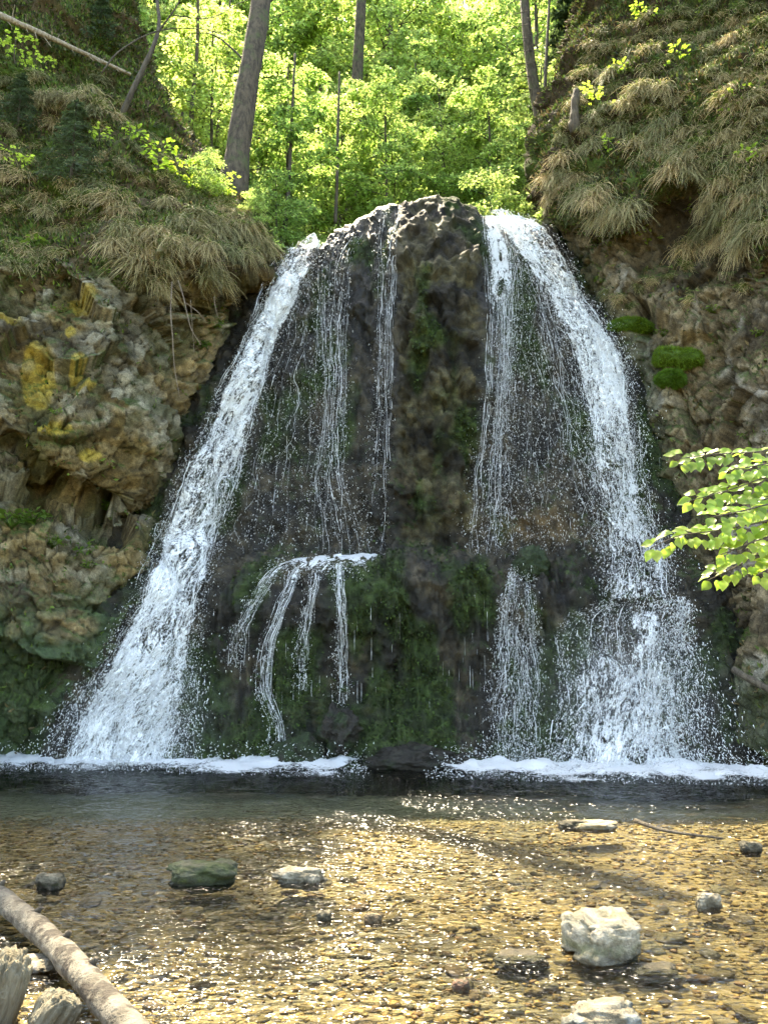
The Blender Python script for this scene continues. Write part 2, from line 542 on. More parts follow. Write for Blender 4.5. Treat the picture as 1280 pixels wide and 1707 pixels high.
L_rows = rows([
    [(-420, -330, 17.5), (-120, -330, 18), (0, -330, 18.5), (100, -320, 19.5), (160, -310, 21), (205, -290, 23), (215, -280, 30)],
    [(-420, -120, 14.8), (-120, -120, 15.4), (0, -120, 16), (110, -120, 17), (170, -120, 18), (215, -115, 19.5), (195, -110, 27)],
    [(-420, 0, 13.8), (-120, 0, 14.4), (0, 0, 15), (110, 0, 15.6), (170, 0, 16.3), (208, 0, 17.4), (190, 5, 23)],
    [(-420, 120, 12.9), (-120, 120, 13.4), (0, 120, 14), (110, 120, 14.6), (185, 120, 15.2), (238, 125, 16.2), (222, 130, 21)],
    [(-420, 250, 12.1), (-120, 250, 12.6), (0, 250, 13), (120, 250, 13.5), (225, 250, 14.1), (310, 262, 15.2), (325, 280, 19.5)],
    [(-420, 340, 11.5), (-120, 340, 12.0), (0, 340, 12.4), (130, 340, 12.8), (270, 340, 13.4), (395, 345, 14.5), (420, 360, 18.5)],
    [(-420, 400, 11.2), (-120, 400, 11.7), (0, 400, 12.1), (140, 400, 12.4), (300, 398, 12.9), (440, 405, 14.0), (470, 420, 17)],
    [(-420, 445, 11.1), (-120, 445, 11.6), (0, 445, 11.9), (140, 445, 12.2), (300, 450, 12.7), (448, 450, 13.8), (530, 470, 16.5)],
    [(-420, 490, 11.2), (-120, 490, 11.6), (0, 490, 11.9), (140, 490, 12.25), (285, 492, 13.0), (410, 500, 15.0), (530, 520, 16.5)],
    [(-420, 600, 11.0), (-120, 600, 11.4), (0, 600, 11.7), (130, 600, 12.1), (250, 600, 12.8), (350, 600, 14.2), (520, 610, 15.8)],
    [(-420, 720, 10.9), (-120, 690, 11.3), (0, 715, 11.6), (100, 775, 11.85), (215, 825, 12.7), (320, 800, 13.9), (500, 800, 15.2)],
    [(-420, 775, 11.8), (-120, 745, 12.2), (0, 772, 12.7), (95, 832, 12.85), (195, 866, 13.1), (300, 850, 13.8), (490, 850, 15.0)],
    [(-420, 840, 11.3), (-120, 830, 11.8), (0, 842, 12.1), (100, 888, 12.35), (200, 905, 12.85), (280, 900, 13.5), (480, 900, 14.9)],
    [(-420, 960, 10.9), (-120, 955, 11.4), (0, 955, 11.85), (100, 965, 12.05), (190, 975, 12.65), (260, 980, 13.3), (460, 980, 14.7)],
    [(-420, 1100, 10.7), (-120, 1100, 11.3), (0, 1100, 11.75), (80, 1100, 11.95), (150, 1110, 12.4), (230, 1110, 13.0), (430, 1110, 14.4)],
])
lp = [-420, -120, 0, 60, 125, 200, 400]
L_net = np.concatenate([L_rows, zrow(lp, [10.6, 11.4, 11.95, 12.1, 12.6, 13.1, 14.3], 0.0)[None], zrow(lp, [10.3, 11.1, 11.7, 11.9, 12.5, 13.0, 14.2], -1.2)[None]])

# ---- right cliff
R_rows = rows([
    [(1030, -300, 30), (1000, -300, 22), (1090, -320, 20), (1190, -330, 19), (1300, -330, 18), (1450, -330, 17), (1750, -330, 15.5)],
    [(1010, -120, 26), (985, -120, 18), (1080, -120, 16), (1180, -120, 15), (1300, -120, 14), (1450, -120, 13), (1750, -120, 11.6)],
    [(1000, 0, 23), (970, 0, 17), (1075, 0, 15.1), (1180, 0, 14.1), (1300, 0, 13.1), (1450, 0, 12.3), (1750, 0, 11)],
    [(972, 148, 21), (948, 145, 16), (1060, 150, 14.3), (1170, 150, 13.3), (1300, 150, 12.4), (1450, 150, 11.7), (1750, 150, 10.4)],
    [(928, 280, 20), (912, 272, 15.1), (1040, 270, 13.6), (1160, 270, 12.8), (1300, 270, 11.9), (1450, 270, 11.2), (1750, 270, 10)],
    [(920, 345, 19), (908, 338, 14.9), (1035, 345, 13.4), (1155, 330, 13.0), (1300, 340, 11.8), (1450, 340, 11.1), (1750, 340, 9.9)],
    [(915, 395, 18.5), (918, 392, 15.2), (1045, 400, 14.0), (1150, 400, 13.4), (1300, 410, 11.9), (1450, 400, 11.2), (1750, 400, 9.9)],
    [(880, 500, 17), (955, 500, 15.2), (1060, 500, 13.9), (1170, 500, 13.2), (1300, 490, 12.1), (1450, 500, 11.2), (1750, 500, 9.8)],
    [(930, 560, 16.5), (1000, 545, 14.6), (1075, 545, 13.5), (1180, 560, 13.0), (1300, 560, 11.9), (1450, 560, 11.0), (1750, 560, 9.7)],
    [(940, 630, 16), (1030, 630, 14.4), (1110, 625, 13.2), (1195, 630, 12.8), (1300, 640, 11.7), (1450, 640, 10.9), (1750, 640, 9.6)],
    [(970, 760, 15.2), (1070, 760, 13.9), (1130, 760, 13.2), (1205, 760, 12.6), (1300, 760, 11.6), (1450, 760, 10.7), (1750, 760, 9.4)],
    [(1000, 900, 14.6), (1090, 900, 13.5), (1155, 900, 12.9), (1225, 900, 12.3), (1310, 900, 11.3), (1450, 900, 10.5), (1750, 900, 9.2)],
    [(1030, 1050, 14.0), (1120, 1050, 13.0), (1185, 1050, 12.4), (1245, 1050, 11.9), (1320, 1050, 11.0), (1450, 1050, 10.3), (1750, 1050, 9.0)],
    [(1060, 1180, 13.5), (1160, 1180, 12.5), (1220, 1180, 11.9), (1270, 1180, 11.4), (1335, 1180, 10.7), (1450, 1180, 10.1), (1750, 1180, 8.8)],
])
rp = [1090, 1190, 1245, 1290, 1345, 1470, 1800]
R_net = np.concatenate([R_rows, zrow(rp, [13.0, 12.0, 11.5, 11.1, 10.5, 9.6, 8.4], 0.0)[None], zrow(rp, [12.8, 11.8, 11.3, 10.9, 10.2, 9.3, 8.1], -1.2)[None]])

# ---- the tufa cone of the falls
def trow(px, py, Y): return unp(np.array(px, float), np.array(py, float), np.array(Y, float))
crest = trow([380, 470, 530, 590, 640, 675, 740, 785, 810, 850, 900, 935, 1000],
             [474, 430, 410, 377, 350, 343, 331, 346, 366, 376, 381, 390, 436],
             [15.4, 14.6, 14.6, 14.5, 14.4, 14.3, 14.3, 14.3, 14.5, 14.7, 14.9, 15.2, 16])
back = crest + np.array([0, 3.5, -0.35])
back2 = crest + np.array([0, 0.7, -0.02])
T_net = np.stack([
    back, back2, crest,
    trow([350, 445, 505, 580, 640, 672, 740, 790, 815, 870, 935, 975, 1040], [495, 490, 482, 468, 460, 450, 445, 450, 460, 465, 475, 480, 495],
         [15.2, 14.1, 14.1, 14.0, 13.9, 13.5, 13.4, 13.5, 13.9, 14.0, 14.1, 14.5, 15.4]),
    trow([290, 390, 455, 565, 640, 668, 740, 795, 825, 890, 960, 1050, 1120], [600] * 13,
         [14.8, 13.7, 13.7, 13.6, 13.5, 13.15, 13.05, 13.15, 13.5, 13.55, 13.6, 13.8, 14.6]),
    trow([220, 315, 405, 560, 640, 668, 740, 795, 830, 900, 985, 1080, 1160], [760] * 13,
         [14.2, 13.3, 13.3, 13.25, 13.2, 12.9, 12.8, 12.9, 13.15, 13.2, 13.15, 13.2, 13.9]),
    trow([160, 255, 370, 550, 640, 668, 740, 795, 835, 905, 1000, 1110, 1200], [905] * 13,
         [13.8, 13.0, 13.05, 13.0, 12.95, 12.8, 12.75, 12.75, 12.95, 12.95, 12.8, 12.7, 13.3]),
    trow([140, 240, 360, 540, 640, 668, 740, 795, 840, 910, 1010, 1130, 1215], [945, 945, 942, 938, 936, 936, 936, 938, 945, 955, 955, 955, 955],
         [13.6, 12.75, 12.6, 12.35, 12.25, 12.2, 12.2, 12.25, 12.4, 12.5, 12.4, 12.4, 13.1]),
    trow([100, 215, 345, 525, 640, 668, 740, 795, 845, 915, 1010, 1145, 1230], [1005] * 13,
         [13.3, 12.5, 12.35, 12.05, 12.0, 12.0, 12.05, 12.1, 12.1, 12.1, 12.0, 12.0, 12.7]),
    trow([60, 145, 325, 515, 640, 668, 740, 795, 850, 915, 1020, 1180, 1265], [1130] * 13,
         [12.9, 12.25, 12.2, 12.25, 12.25, 12.25, 12.2, 12.2, 12.0, 11.85, 11.7, 11.6, 12.1]),
    zrow([-10, 70, 320, 510, 640, 668, 740, 795, 850, 910, 1030, 1220, 1300], [12.7, 12.05, 11.95, 11.8, 11.7, 11.7, 11.6, 11.7, 11.5, 11.4, 11.25, 11.2, 11.7], 0.0),
    zrow([-10, 70, 320, 510, 640, 668, 740, 795, 850, 910, 1030, 1220, 1300], [12.5, 11.85, 11.75, 11.6, 11.5, 11.5, 11.4, 11.5, 11.3, 11.2, 11.05, 11.0, 11.5], -1.2),
])

def cliff_surface(net, seed, zstretch=1.0, blocky=1.0, bed=None):
    G = patch(net, CELL)
    Nn = grid_normals(G)
    if Nn[..., 1].mean() > 0: Nn = -Nn
    Q = G.copy()
    if bed is not None:                                    # tilted bedding
        Q = Q @ np.array(bed).T
    Q[..., 2] *= zstretch
    warp = np.stack([fbm(Q, 0.9, 3, seed + 40 + k) for k in range(3)], -1) * 0.35
    big = fbm(Q, 0.45, 4, seed) * 0.30
    f1, e1, i1 = facet(Q + warp, 0.85, seed + 3)
    f2, e2, i2 = facet(Q + warp * 0.6, 3.6, seed + 5)
    f3, e3, i3 = facet(Q + warp * 0.3, 9.0, seed + 9)
    fine = fbm(Q, 7.0, 4, seed + 21, 0.6)
    return G, Nn, dict(big=big, f1=f1, e1=e1, f2=f2, e2=e2, f3=f3, e3=e3, i1=i1, i2=i2, i3=i3, fine=fine)

OC, GR, DK, MO, YE, TA = (.19, .14, .062), (.20, .18, .125), (.03, .024, .016), (.05, .08, .016), (.40, .30, .045), (.19, .15, .09)

# ---------------- left cliff
G, Nn, d = cliff_surface(L_net, 100, 1.0, bed=[[.95, 0, .3], [0, 1, 0], [-.38, 0, 1.25]])
px, py = proj(G)
grassy = sstep(470, 380, py + 0.10 * (px - 200) + 50 * fbm(G, 0.9, 3, 5))       # soil slope above the rock
disp = d['big'] + (1 - grassy * 0.75) * (0.60 * d['f1'] + 0.09 * d['f2'] + 0.03 * d['f3']) + 0.03 * d['fine'] + grassy * (0.12 * fbm(G, 2.4, 4, 77) + 0.42 * ridged(G * np.array([.7, .7, 1.5]) + 3, .8, 3, 79) * sstep(480, 380, py))
disp -= (1 - grassy) * (0.06 * sstep(0.09, 0.0, d['e2']) + 0.03 * sstep(0.08, 0.0, d['e3']))
cave = np.exp(-((py - (742 + 0.72 * px)) / 22) ** 2) * sstep(215, 140, px)
disp -= 0.5 * cave
LG = G + Nn * disp[..., None]
n2 = grid_normals(LG); n2 = np.where((n2[..., 1:2] > 0) & (Nn[..., 1:2] < 0), -n2, n2)
c = mixc(OC, GR, sstep(-0.15, 0.25, fbm(G, 1.1, 4, 31) + 0.5 * (d['i2'] - .5)))
c = c * (0.5 + 0.85 * d['i2'])[..., None]
c = mixc(c, DK, 0.75 * sstep(0.05, 0.35, fbm(G, 1.7, 5, 33)) )
c = mixc(c, DK, 0.8 * sstep(0.07, 0.0, d['e2']))
c = mixc(c, (.055, .06, .022), 0.6 * sstep(-.05, .25, fbm(G, 2.3, 4, 37)))
ye = np.zeros(px.shape)
for (a, b, ra, rb) in ((65, 620, 38, 55), (135, 508, 26, 22), (20, 545, 30, 25), (130, 615, 16, 22), (118, 560, 10, 12), (140, 650, 12, 14), (90, 720, 30, 12), (150, 760, 26, 14)):
    ye = np.maximum(ye, 1 - np.sqrt(((px - a) / ra) ** 2 + ((py - b) / rb) ** 2))
ye = sstep(0.08, 0.4, ye + 0.4 * fbm(G, 3.5, 4, 61)) * sstep(-.05, .15, ye)
c = mixc(c, np.array(YE) * (0.7 + 0.6 * d['i3'])[..., None], np.clip(ye, 0, 0.55))
lowmoss = sstep(960, 1040, py + 60 * fbm(G, 1.2, 3, 8)) * sstep(-0.25, 0.15, fbm(G, 1.5, 4, 71) + 0.25)
c = mixc(c, np.array((.028, .055, .018)), 0.9 * lowmoss)
ledge = sstep(0.25, 0.6, n2[..., 2]) * sstep(0.1, -0.1, fbm(G, 2.0, 3, 3))
c = mixc(c, MO, 0.8 * ledge)
soil = mixc(np.array((.09, .07, .04)), np.array(MO) * 1.3, sstep(-0.1, 0.2, fbm(G, 1.3, 4, 55)))
c = mixc(c, soil, grassy)
wetL = np.clip(sstep(900, 1050, py) * 0.9 + sstep(240, 340, px) * sstep(480, 560, py) * 0.7 + 0.25 * (1 - grassy) * sstep(0, .3, fbm(G, .8, 3, 91)), 0, 1)
L_grass = grassy
o = link('rock_cliff_left', make_mesh('rock_cliff_left', LG, grid_faces(*LG.shape[:2]), M['rock'], c, {'wet': wetL}))
tag(o, 'ochre and grey rock wall with yellow lichen under the grassy slope beside the falls', 'cliff', kind='structure')

# ---------------- right cliff
G, Nn, d = cliff_surface(R_net, 300, 0.8)
px, py = proj(G)
gl = np.interp(px, [880, 1000, 1150, 1200, 1300, 1700], [345, 385, 300, 400, 450, 470])
grassy = sstep(40, -30, py - gl + 55 * fbm(G, 0.9, 3, 6))
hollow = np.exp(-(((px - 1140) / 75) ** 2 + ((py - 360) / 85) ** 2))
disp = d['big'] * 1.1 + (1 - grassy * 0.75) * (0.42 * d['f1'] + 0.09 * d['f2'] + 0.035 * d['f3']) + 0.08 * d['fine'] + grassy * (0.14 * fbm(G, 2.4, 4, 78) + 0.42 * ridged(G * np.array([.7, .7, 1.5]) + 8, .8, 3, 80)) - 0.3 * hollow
disp -= (1 - grassy) * (0.05 * sstep(0.09, 0.0, d['e2']) + 0.03 * sstep(0.08, 0.0, d['e3']))
RG = G + Nn * disp[..., None]
n2 = grid_normals(RG); n2 = np.where((n2[..., 1:2] > 0) & (Nn[..., 1:2] < 0), -n2, n2)
c = mixc(TA, (.125, .098, .058), sstep(-0.2, 0.25, fbm(G, 1.2, 4, 32)))
c = c * (0.6 + 0.75 * d['i3'])[..., None]
c = mixc(c, (.36, .33, .27), 0.7 * sstep(0.12, 0.4, fbm(G, 2.2, 4, 41)))
c = mixc(c, DK, 0.7 * sstep(0.08, 0.38, fbm(G, 1.5, 5, 34)))
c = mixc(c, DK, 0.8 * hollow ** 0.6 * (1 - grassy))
c = mixc(c, DK, 0.7 * sstep(0.07, 0.0, d['e2']))
nearfall = sstep(90, 10, px - np.interp(py, [400, 600, 800, 1000, 1280], [900, 1040, 1080, 1130, 1180])) * sstep(370, 430, py)
c = mixc(c, (.03, .045, .014), 0.8 * np.clip(nearfall + sstep(1090, 1180, py + 40 * fbm(G, 1.5, 3, 2)), 0, 1))
c = mixc(c, MO, 0.85 * sstep(0.25, 0.6, n2[..., 2]) * sstep(0.15, -0.1, fbm(G, 2.0, 3, 4)))
soil = mixc(np.array((.06, .045, .027)), MO, sstep(-0.05, 0.25, fbm(G, 1.3, 4, 56)))
c = mixc(c, soil, grassy)
wetR = np.clip(nearfall + sstep(1080, 1180, py) + 0.4 * hollow, 0, 1)
R_grass = grassy
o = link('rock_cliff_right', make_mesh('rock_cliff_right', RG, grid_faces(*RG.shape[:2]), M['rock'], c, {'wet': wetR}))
tag(o, 'tan crumbling rock wall under grassy tussock slope beside the falls', 'cliff', kind='structure')

# ---------------- tufa cone under the falls
G, Nn, d = cliff_surface(T_net, 500, 0.45)
px, py = proj(G)
Qv = G * np.array([1, 1, 0.13])
flute = ridged(Qv, 3.2, 4, 520)
fl2 = ridged(Qv, 8.0, 3, 530)
core = sstep(655, 675, px) * sstep(800, 785, px) * sstep(940, 880, py)
below = sstep(950, 985, py) * sstep(1220, 1130, py)
lump = fbm(G, 2.6, 5, 540, 0.6)
disp = (0.75 * d['big'] + 0.10 * d['f1']) * sstep(335, 480, py) + 0.08 * d['f2'] + 0.05 * d['f3'] + 0.10 * lump + 0.05 * d['fine'] + (0.07 + 0.10 * below) * flute + 0.08 * fl2
disp += core * (0.10 * d['f2'] + 0.09 * lump)
disp += sstep(1200, 1250, py) * 0.18 * fbm(G, 1.3, 3, 560)
TG = G + Nn * (disp * (0.4 + 0.6 * sstep(335, 440, py)))[..., None]
n2 = grid_normals(TG); n2 = np.where((n2[..., 1:2] > 0) & (Nn[..., 1:2] < 0), -n2, n2)
TU = np.array((.016, .014, .011))
c = mixc(TU, (.040, .033, .024), sstep(-0.1, 0.3, fbm(G, 2.0, 4, 570)))
c = c * (0.7 + 0.6 * d['i3'])[..., None]
c = mixc(c, (.085, .076, .050), 0.8 * core * sstep(-0.2, 0.3, fbm(G, 1.8, 4, 575)))
mo = sstep(0.0, 0.3, fbm(G * np.array([1, 1, .5]), 1.5, 4, 580) + 0.06 * sstep(920, 1000, py) - 0.10 * core)
mo = np.maximum(mo, 0.9 * sstep(0.3, 0.65, n2[..., 2]) * sstep(0.1, -0.2, fbm(G, 2.5, 3, 585)) * sstep(600, 800, py))
c = mixc(c, np.array((.026, .050, .012)), 0.75 * mo)
c = mixc(c, (.13, .085, .04), 0.7 * np.exp(-(((px - 890) / 70) ** 2 + ((py - 880) / 30) ** 2)))
c = c * np.array((.95, .92, .72)) * (0.55 + 0.9 * sstep(-.35, .45, fbm(G, 9.0, 3, 591)))[..., None]
wetT = np.clip(0.9 - 0.55 * core - 0.3 * mo, 0, 1)
T_moss = mo
o = link('waterfall_rock', make_mesh('waterfall_rock', TG, grid_faces(*TG.shape[:2]), M['rock'], c, {'wet': wetT}))
tag(o, 'dark wet tufa cone with moss and a mid-height ledge under the falls', 'rock face', kind='structure')

BL, BR, BT = bvh_of(LG), bvh_of(RG), bvh_of(TG)

# ---------------- wooded ground behind and beside the falls, and the wide ground
def ground_z(x, y):
    x = np.asarray(x, float); y = np.asarray(y, float)
    base = 9.3 + 0.10 * (y - 15) + 0.012 * np.maximum(y - 22, 0) ** 2
    w = 2.2 + 0.22 * np.maximum(y - 15, 0)
    side = np.maximum(np.abs(x - 0.5) - w, 0)
    return np.minimum(base, 46) + 0.75 * side - 0.004 * side ** 2
xs = np.linspace(-45, 45, 140); ys = np.concatenate([np.linspace(15.2, 30, 70), np.linspace(30.3, 85, 70)])
X, Y = np.meshgrid(xs, ys)
Z = np.minimum(ground_z(X, Y), 60)
P3 = np.stack([X, Y, Z], -1)
Z = Z + 0.35 * fbm(P3 * np.array([1, 1, 0]), 0.4, 4, 600)
# keep it behind the cliffs
Z = Z - 9.0 * sstep(20, 15.5, Y) * sstep(3.0, 6.0, np.abs(X - 0.3))
P3[..., 2] = Z
o = link('wooded_slope', make_mesh('wooded_slope', P3, grid_faces(*X.shape)[:, ::-1], M['soil']))
tag(o, 'earthy forest slope rising behind the falls', 'slope', kind='structure')

gx = np.linspace(-400, 400, 3); gm = np.array([(-400, -400, -1.6), (400, -400, -1.6), (400, 400, -1.6), (-400, 400, -1.6)], float)
o = link('ground', make_mesh('ground', gm, np.array([[0, 1, 2, 3]]), M['soil']))
tag(o, 'wide ground under the gorge', 'ground', kind='structure')

# ---------------- stream bed
def bed_z(x, y):
    P = np.stack([x, y, np.zeros_like(x)], -1)
    z = -0.10 - 0.05 * sstep(5, 7.5, y) - 0.20 * sstep(8.2, 10.6, y) + 0.04 * fbm(P, 0.7, 3, 700)
    z += 0.16 * np.exp(-((x + 2.4) / 1.0) ** 2 - ((y - 3.6) / 1.1) ** 2)              # bank under the log
    z += 0.5 * sstep(3.4, 1.5, y)
    return z
xs = np.arange(-9, 9.01, 0.07); ys = np.arange(-6, 14, 0.07)
X, Y = np.meshgrid(xs, ys)
Z = bed_z(X, Y)
P3 = np.stack([X, Y, Z], -1)
P3[..., 2] += 0.015 * fbm(P3, 9, 3, 705)
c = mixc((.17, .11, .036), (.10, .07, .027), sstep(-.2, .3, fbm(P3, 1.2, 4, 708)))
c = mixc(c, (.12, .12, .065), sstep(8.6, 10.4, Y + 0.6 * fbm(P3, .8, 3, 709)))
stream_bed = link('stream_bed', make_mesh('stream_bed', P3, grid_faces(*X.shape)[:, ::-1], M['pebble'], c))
tag(stream_bed, 'golden brown pebble bed of the pool', 'stream bed', kind='structure')

# ---------------- pool surface
xs = np.arange(-8.0, 8.01, 0.036); ys = np.arange(1.8, 13.3, 0.036)
X, Y = np.meshgrid(xs, ys)
Q = np.stack([X * 0.75, Y * 1.5, np.zeros_like(X)], -1)
wq = np.stack([fbm(Q, 0.8, 2, 720), fbm(Q, 0.8, 2, 721), 0 * X], -1) * 0.5
Z = 0.020 * fbm(Q + wq, 2.2, 2, 730) + 0.017 * ridged(Q + wq, 3.4, 2, 735) + 0.006 * fbm(Q, 9, 2, 740)
Z += 0.03 * sstep(9.5, 11.5, Y) * fbm(np.stack([X, Y, 0 * X], -1), 1.6, 3, 745)
o = link('pool_water', make_mesh('pool_water', np.stack([X, Y, Z], -1), grid_faces(*X.shape)[:, ::-1], M['pool']))
tag(o, 'clear rippled pool water below the falls', 'water', kind='structure')

# ================================================================== FALLING WATER
def smooth1(a, k, axis):
    for _ in range(k):
        p = np.pad(a, [(1, 1) if i == axis else (0, 0) for i in range(a.ndim)], mode='edge')
        sl = lambda s0, s1: tuple(slice(s0, s1) if i == axis else slice(None) for i in range(a.ndim))
        a = (p[sl(0, -2)] + 2 * p[sl(1, -1)] + p[sl(2, None)]) / 4
    return a

class Flow:
    """a band of falling water lying on the tufa: rows of (py, px left, px right)"""
    def __init__(s, b, nv=110, nu=14):
        b = np.array(b, float)
        pys = np.linspace(b[0, 0], b[-1, 0], nv)
        l = np.interp(pys, b[:, 0], b[:, 1]); r = np.interp(pys, b[:, 0], b[:, 2])
        u = np.linspace(0, 1, nu)
        PX = l[:, None] + (r - l)[:, None] * u[None]; PY = np.repeat(pys[:, None], nu, 1)
        Yd = np.full((nv, nu), np.nan)
        for i in range(nv):
            for j in range(nu):
                p, _ = hit(BT, PX[i, j], PY[i, j])
                if p is not None: Yd[i, j] = p[1]
        for i in range(nv - 1, -1, -1):
            row = Yd[i]; bad = np.isnan(row)
            if bad.all(): Yd[i] = Yd[i + 1]
            elif bad.any(): row[bad] = np.interp(np.flatnonzero(bad), np.flatnonzero(~bad), row[~bad])
        Yd = np.minimum(Yd, np.nanmedian(Yd, 1, keepdims=True) + 0.5)
        Yd = smooth1(smooth1(Yd, 6, 0), 3, 1)
        s.S = unp(PX, PY, Yd)
        s.S[..., 2] = np.maximum(s.S[..., 2], 0.0)
        s.N = grid_normals(s.S); s.N = np.where(s.N[..., 1:2] > 0, -s.N, s.N)
        s.nv, s.nu = nv, nu
        s.len = np.concatenate([[0], np.cumsum(np.linalg.norm(np.diff(s.S[:, nu // 2], axis=0), axis=1))])
        s.wid = np.linalg.norm(s.S[:, -1] - s.S[:, 0], axis=1)
    def at(s, u, v, off=0.0):
        a = np.clip(np.asarray(v), 0, 1) * (s.nv - 1); b = np.clip(np.asarray(u), 0, 1) * (s.nu - 1)
        i = np.minimum(a.astype(int), s.nv - 2); j = np.minimum(b.astype(int), s.nu - 2)
        fa = (a - i)[..., None]; fb = (b - j)[..., None]
        def g(A): return (A[i, j] * (1 - fa) + A[i + 1, j] * fa) * (1 - fb) + (A[i, j + 1] * (1 - fa) + A[i + 1, j + 1] * fa) * fb
        return g(s.S) + g(s.N) * np.asarray(off)[..., None]
    def sheet(s, off, dens, seed, bulge=0.12, rough=0.06, cell=0.045):
        nv = max(int(s.len[-1] / cell), 8); nu = max(int(s.wid.max() / cell), 6)
        v = np.linspace(0, 1, nv); u = np.linspace(0, 1, nu)
        U, Vv = np.meshgrid(u, v)
        base = s.at(U, Vv)
        o = off + bulge * (1 - np.abs(2 * U - 1) ** 2.5)
        o = o + rough * fbm(base * np.array([1, 1, .45]), 3.5, 4, seed) + rough * 0.8 * fbm(base, 11, 3, seed + 5)
        P = s.at(U, Vv, o)
        P[..., 2] = np.maximum(P[..., 2], -0.02)
        w = np.interp(v * (s.nv - 1), np.arange(s.nv), s.wid); ln = np.interp(v * (s.nv - 1), np.arange(s.nv), s.len)
        D = dens(U, Vv) + 0.14 * fbm(base * np.array([1, 1, .35]), 2.0, 3, seed + 9)
        uv = np.stack([U * w[:, None] + seed * 3.1, -np.repeat(ln[:, None], nu, 1) + seed * 1.7], -1).reshape(-1, 2)
        return P, D, uv, grid_faces(nv, nu)

def veil_mesh(name, sheets):
    V, F, D, UVs, n = [], [], [], [], 0
    for P, d_, uv, f in sheets:
        V.append(P.reshape(-1, 3)); F.append(f + n); D.append(d_.ravel()); UVs.append(uv); n += P.shape[0] * P.shape[1]
    return make_mesh(name, np.concatenate(V), np.concatenate(F), M['veil'], None, {'dens': np.concatenate(D)}, np.concatenate(UVs))

OCT_V = np.array([(.8, 0, -.6), (-.4, .7, -.6), (-.4, -.7, -.6), (0, 0, 1.2)], float)
OCT_F = np.array([(0, 2, 1), (0, 1, 3), (1, 2, 3), (2, 0, 3)])
def drops_geo(P, D, size, stretch):
    """small elongated drops at P along D"""
    n = len(P)
    D = D / np.maximum(np.linalg.norm(D, axis=1, keepdims=True), 1e-9)
    A = np.cross(D, np.array([0.31, 0.77, 0.55])); A /= np.maximum(np.linalg.norm(A, axis=1, keepdims=True), 1e-9)
    B = np.cross(D, A)
    w = (size)[:, None, None]; l = (size * stretch)[:, None, None]
    V = P[:, None] + OCT_V[None, :, 0:1] * A[:, None] * w + OCT_V[None, :, 1:2] * B[:, None] * w + OCT_V[None, :, 2:3] * D[:, None] * l
    F = (OCT_F[None] + (np.arange(n) * 4)[:, None, None]).reshape(-1, 3)
    return V.reshape(-1, 3), F

def strand_geo(buf, P, r0, seed, gaps=0.35):
    n = len(P)
    s = np.stack([np.zeros(n), np.full(n, seed * 7.7), np.arange(n) * 0.35], -1)
    g = vnoise(s, seed); f = vnoise(s * 2.7, seed + 3)
    r = r0 * (0.15 + 1.5 * f ** 2) * sstep(gaps - 0.12, gaps + 0.1, g) + 0.0006
    V, F = tube(P, r, 4, False)
    buf.add(V, np.concatenate([F[:, [0, 1, 2]], F[:, [0, 2, 3]]]))

def rnd(n): return RNG.random(n)

def flow_drops(fl, n, offmax, smin, smax, ubias=None, v0=0.0, v1=1.0, spread=0.0, stretch=(1.0, 3.2)):
    v = v0 + (v1 - v0) * rnd(n) ** 0.9
    u = rnd(n) if ubias is None else ubias(n)
    off = offmax * rnd(n) ** 1.6
    P = fl.at(u, v, off) + RNG.normal(0, 1, (n, 3)) * np.array([1, .6, 1]) * (0.02 + spread * v)[:, None]
    D = fl.at(np.clip(u, 0, 1), np.clip(v + 0.02, 0, 1)) - fl.at(np.clip(u, 0, 1), np.clip(v - 0.02, 0, 1))
    D = D / np.maximum(np.linalg.norm(D, axis=1, keepdims=True), 1e-6) + RNG.normal(0, 0.35, (n, 3))
    size = smin + (smax - smin) * rnd(n) ** 3
    P[:, 2] = np.maximum(P[:, 2], 0.03)
    return P, D, size, stretch[0] + (stretch[1] - stretch[0]) * rnd(n)

def waterfall(name, label, flows, nstr, drop_sets, group):
    t = thing(name, label, 'waterfall', (0, 0, 0), group=group)
    sheets, buf = [], Buf()
    for k, (fl, dens, bulge) in enumerate(flows):
        sheets.append(fl.sheet(0.02, lambda U, V_, d=dens: d(U, V_), 10 + 7 * k, bulge * 0.5))
        sheets.append(fl.sheet(0.06, lambda U, V_, d=dens: d(U, V_) - 0.05, 13 + 7 * k, bulge * 1.2, 0.09))
    link('water_sheet', veil_mesh('water_sheet', sheets), t)
    q = 0
    for fl, n, r0, off in nstr:
        for i in range(n):
            q += 1
            u0 = rnd(1)[0]; va = 0.92 * rnd(1)[0]; vb = min(1, va + 0.06 + 0.25 * rnd(1)[0] ** 2)
            m = max(int((vb - va) * fl.len[-1] / 0.06), 6)
            v = np.linspace(va, vb, m)
            wob = 0.06 * (vnoise(np.stack([v * 14, np.full(m, q * 3.3), 0 * v], -1), 900 + q) - .5)
            P = fl.at(np.clip(u0 + wob, 0, 1), v, off * (0.3 + 0.9 * rnd(1)[0]) + 0.03 * vnoise(np.stack([v * 20, np.full(m, q * 1.3), 0 * v], -1), 950))
            P = P + 0.05 * np.stack([vnoise(P * 6 + 3, 77) - .5, vnoise(P * 6 + 9, 78) - .5, 0 * v], -1)
            strand_geo(buf, P, r0 * (0.5 + rnd(1)[0]), 1000 + q, 0.5)
    if buf.n: link('water_strands', buf.mesh('water_strands', M['white']), t)['kind'] = 'stuff'
    Ps, Ds, Ss, Ts = [np.concatenate(x) for x in zip(*[flow_drops(*a[0], **a[1]) for a in drop_sets])]
    V, F = drops_geo(Ps, Ds, Ss, Ts)
    link('spray', make_mesh('spray', V, F, M['white']), t)['kind'] = 'stuff'
    return t

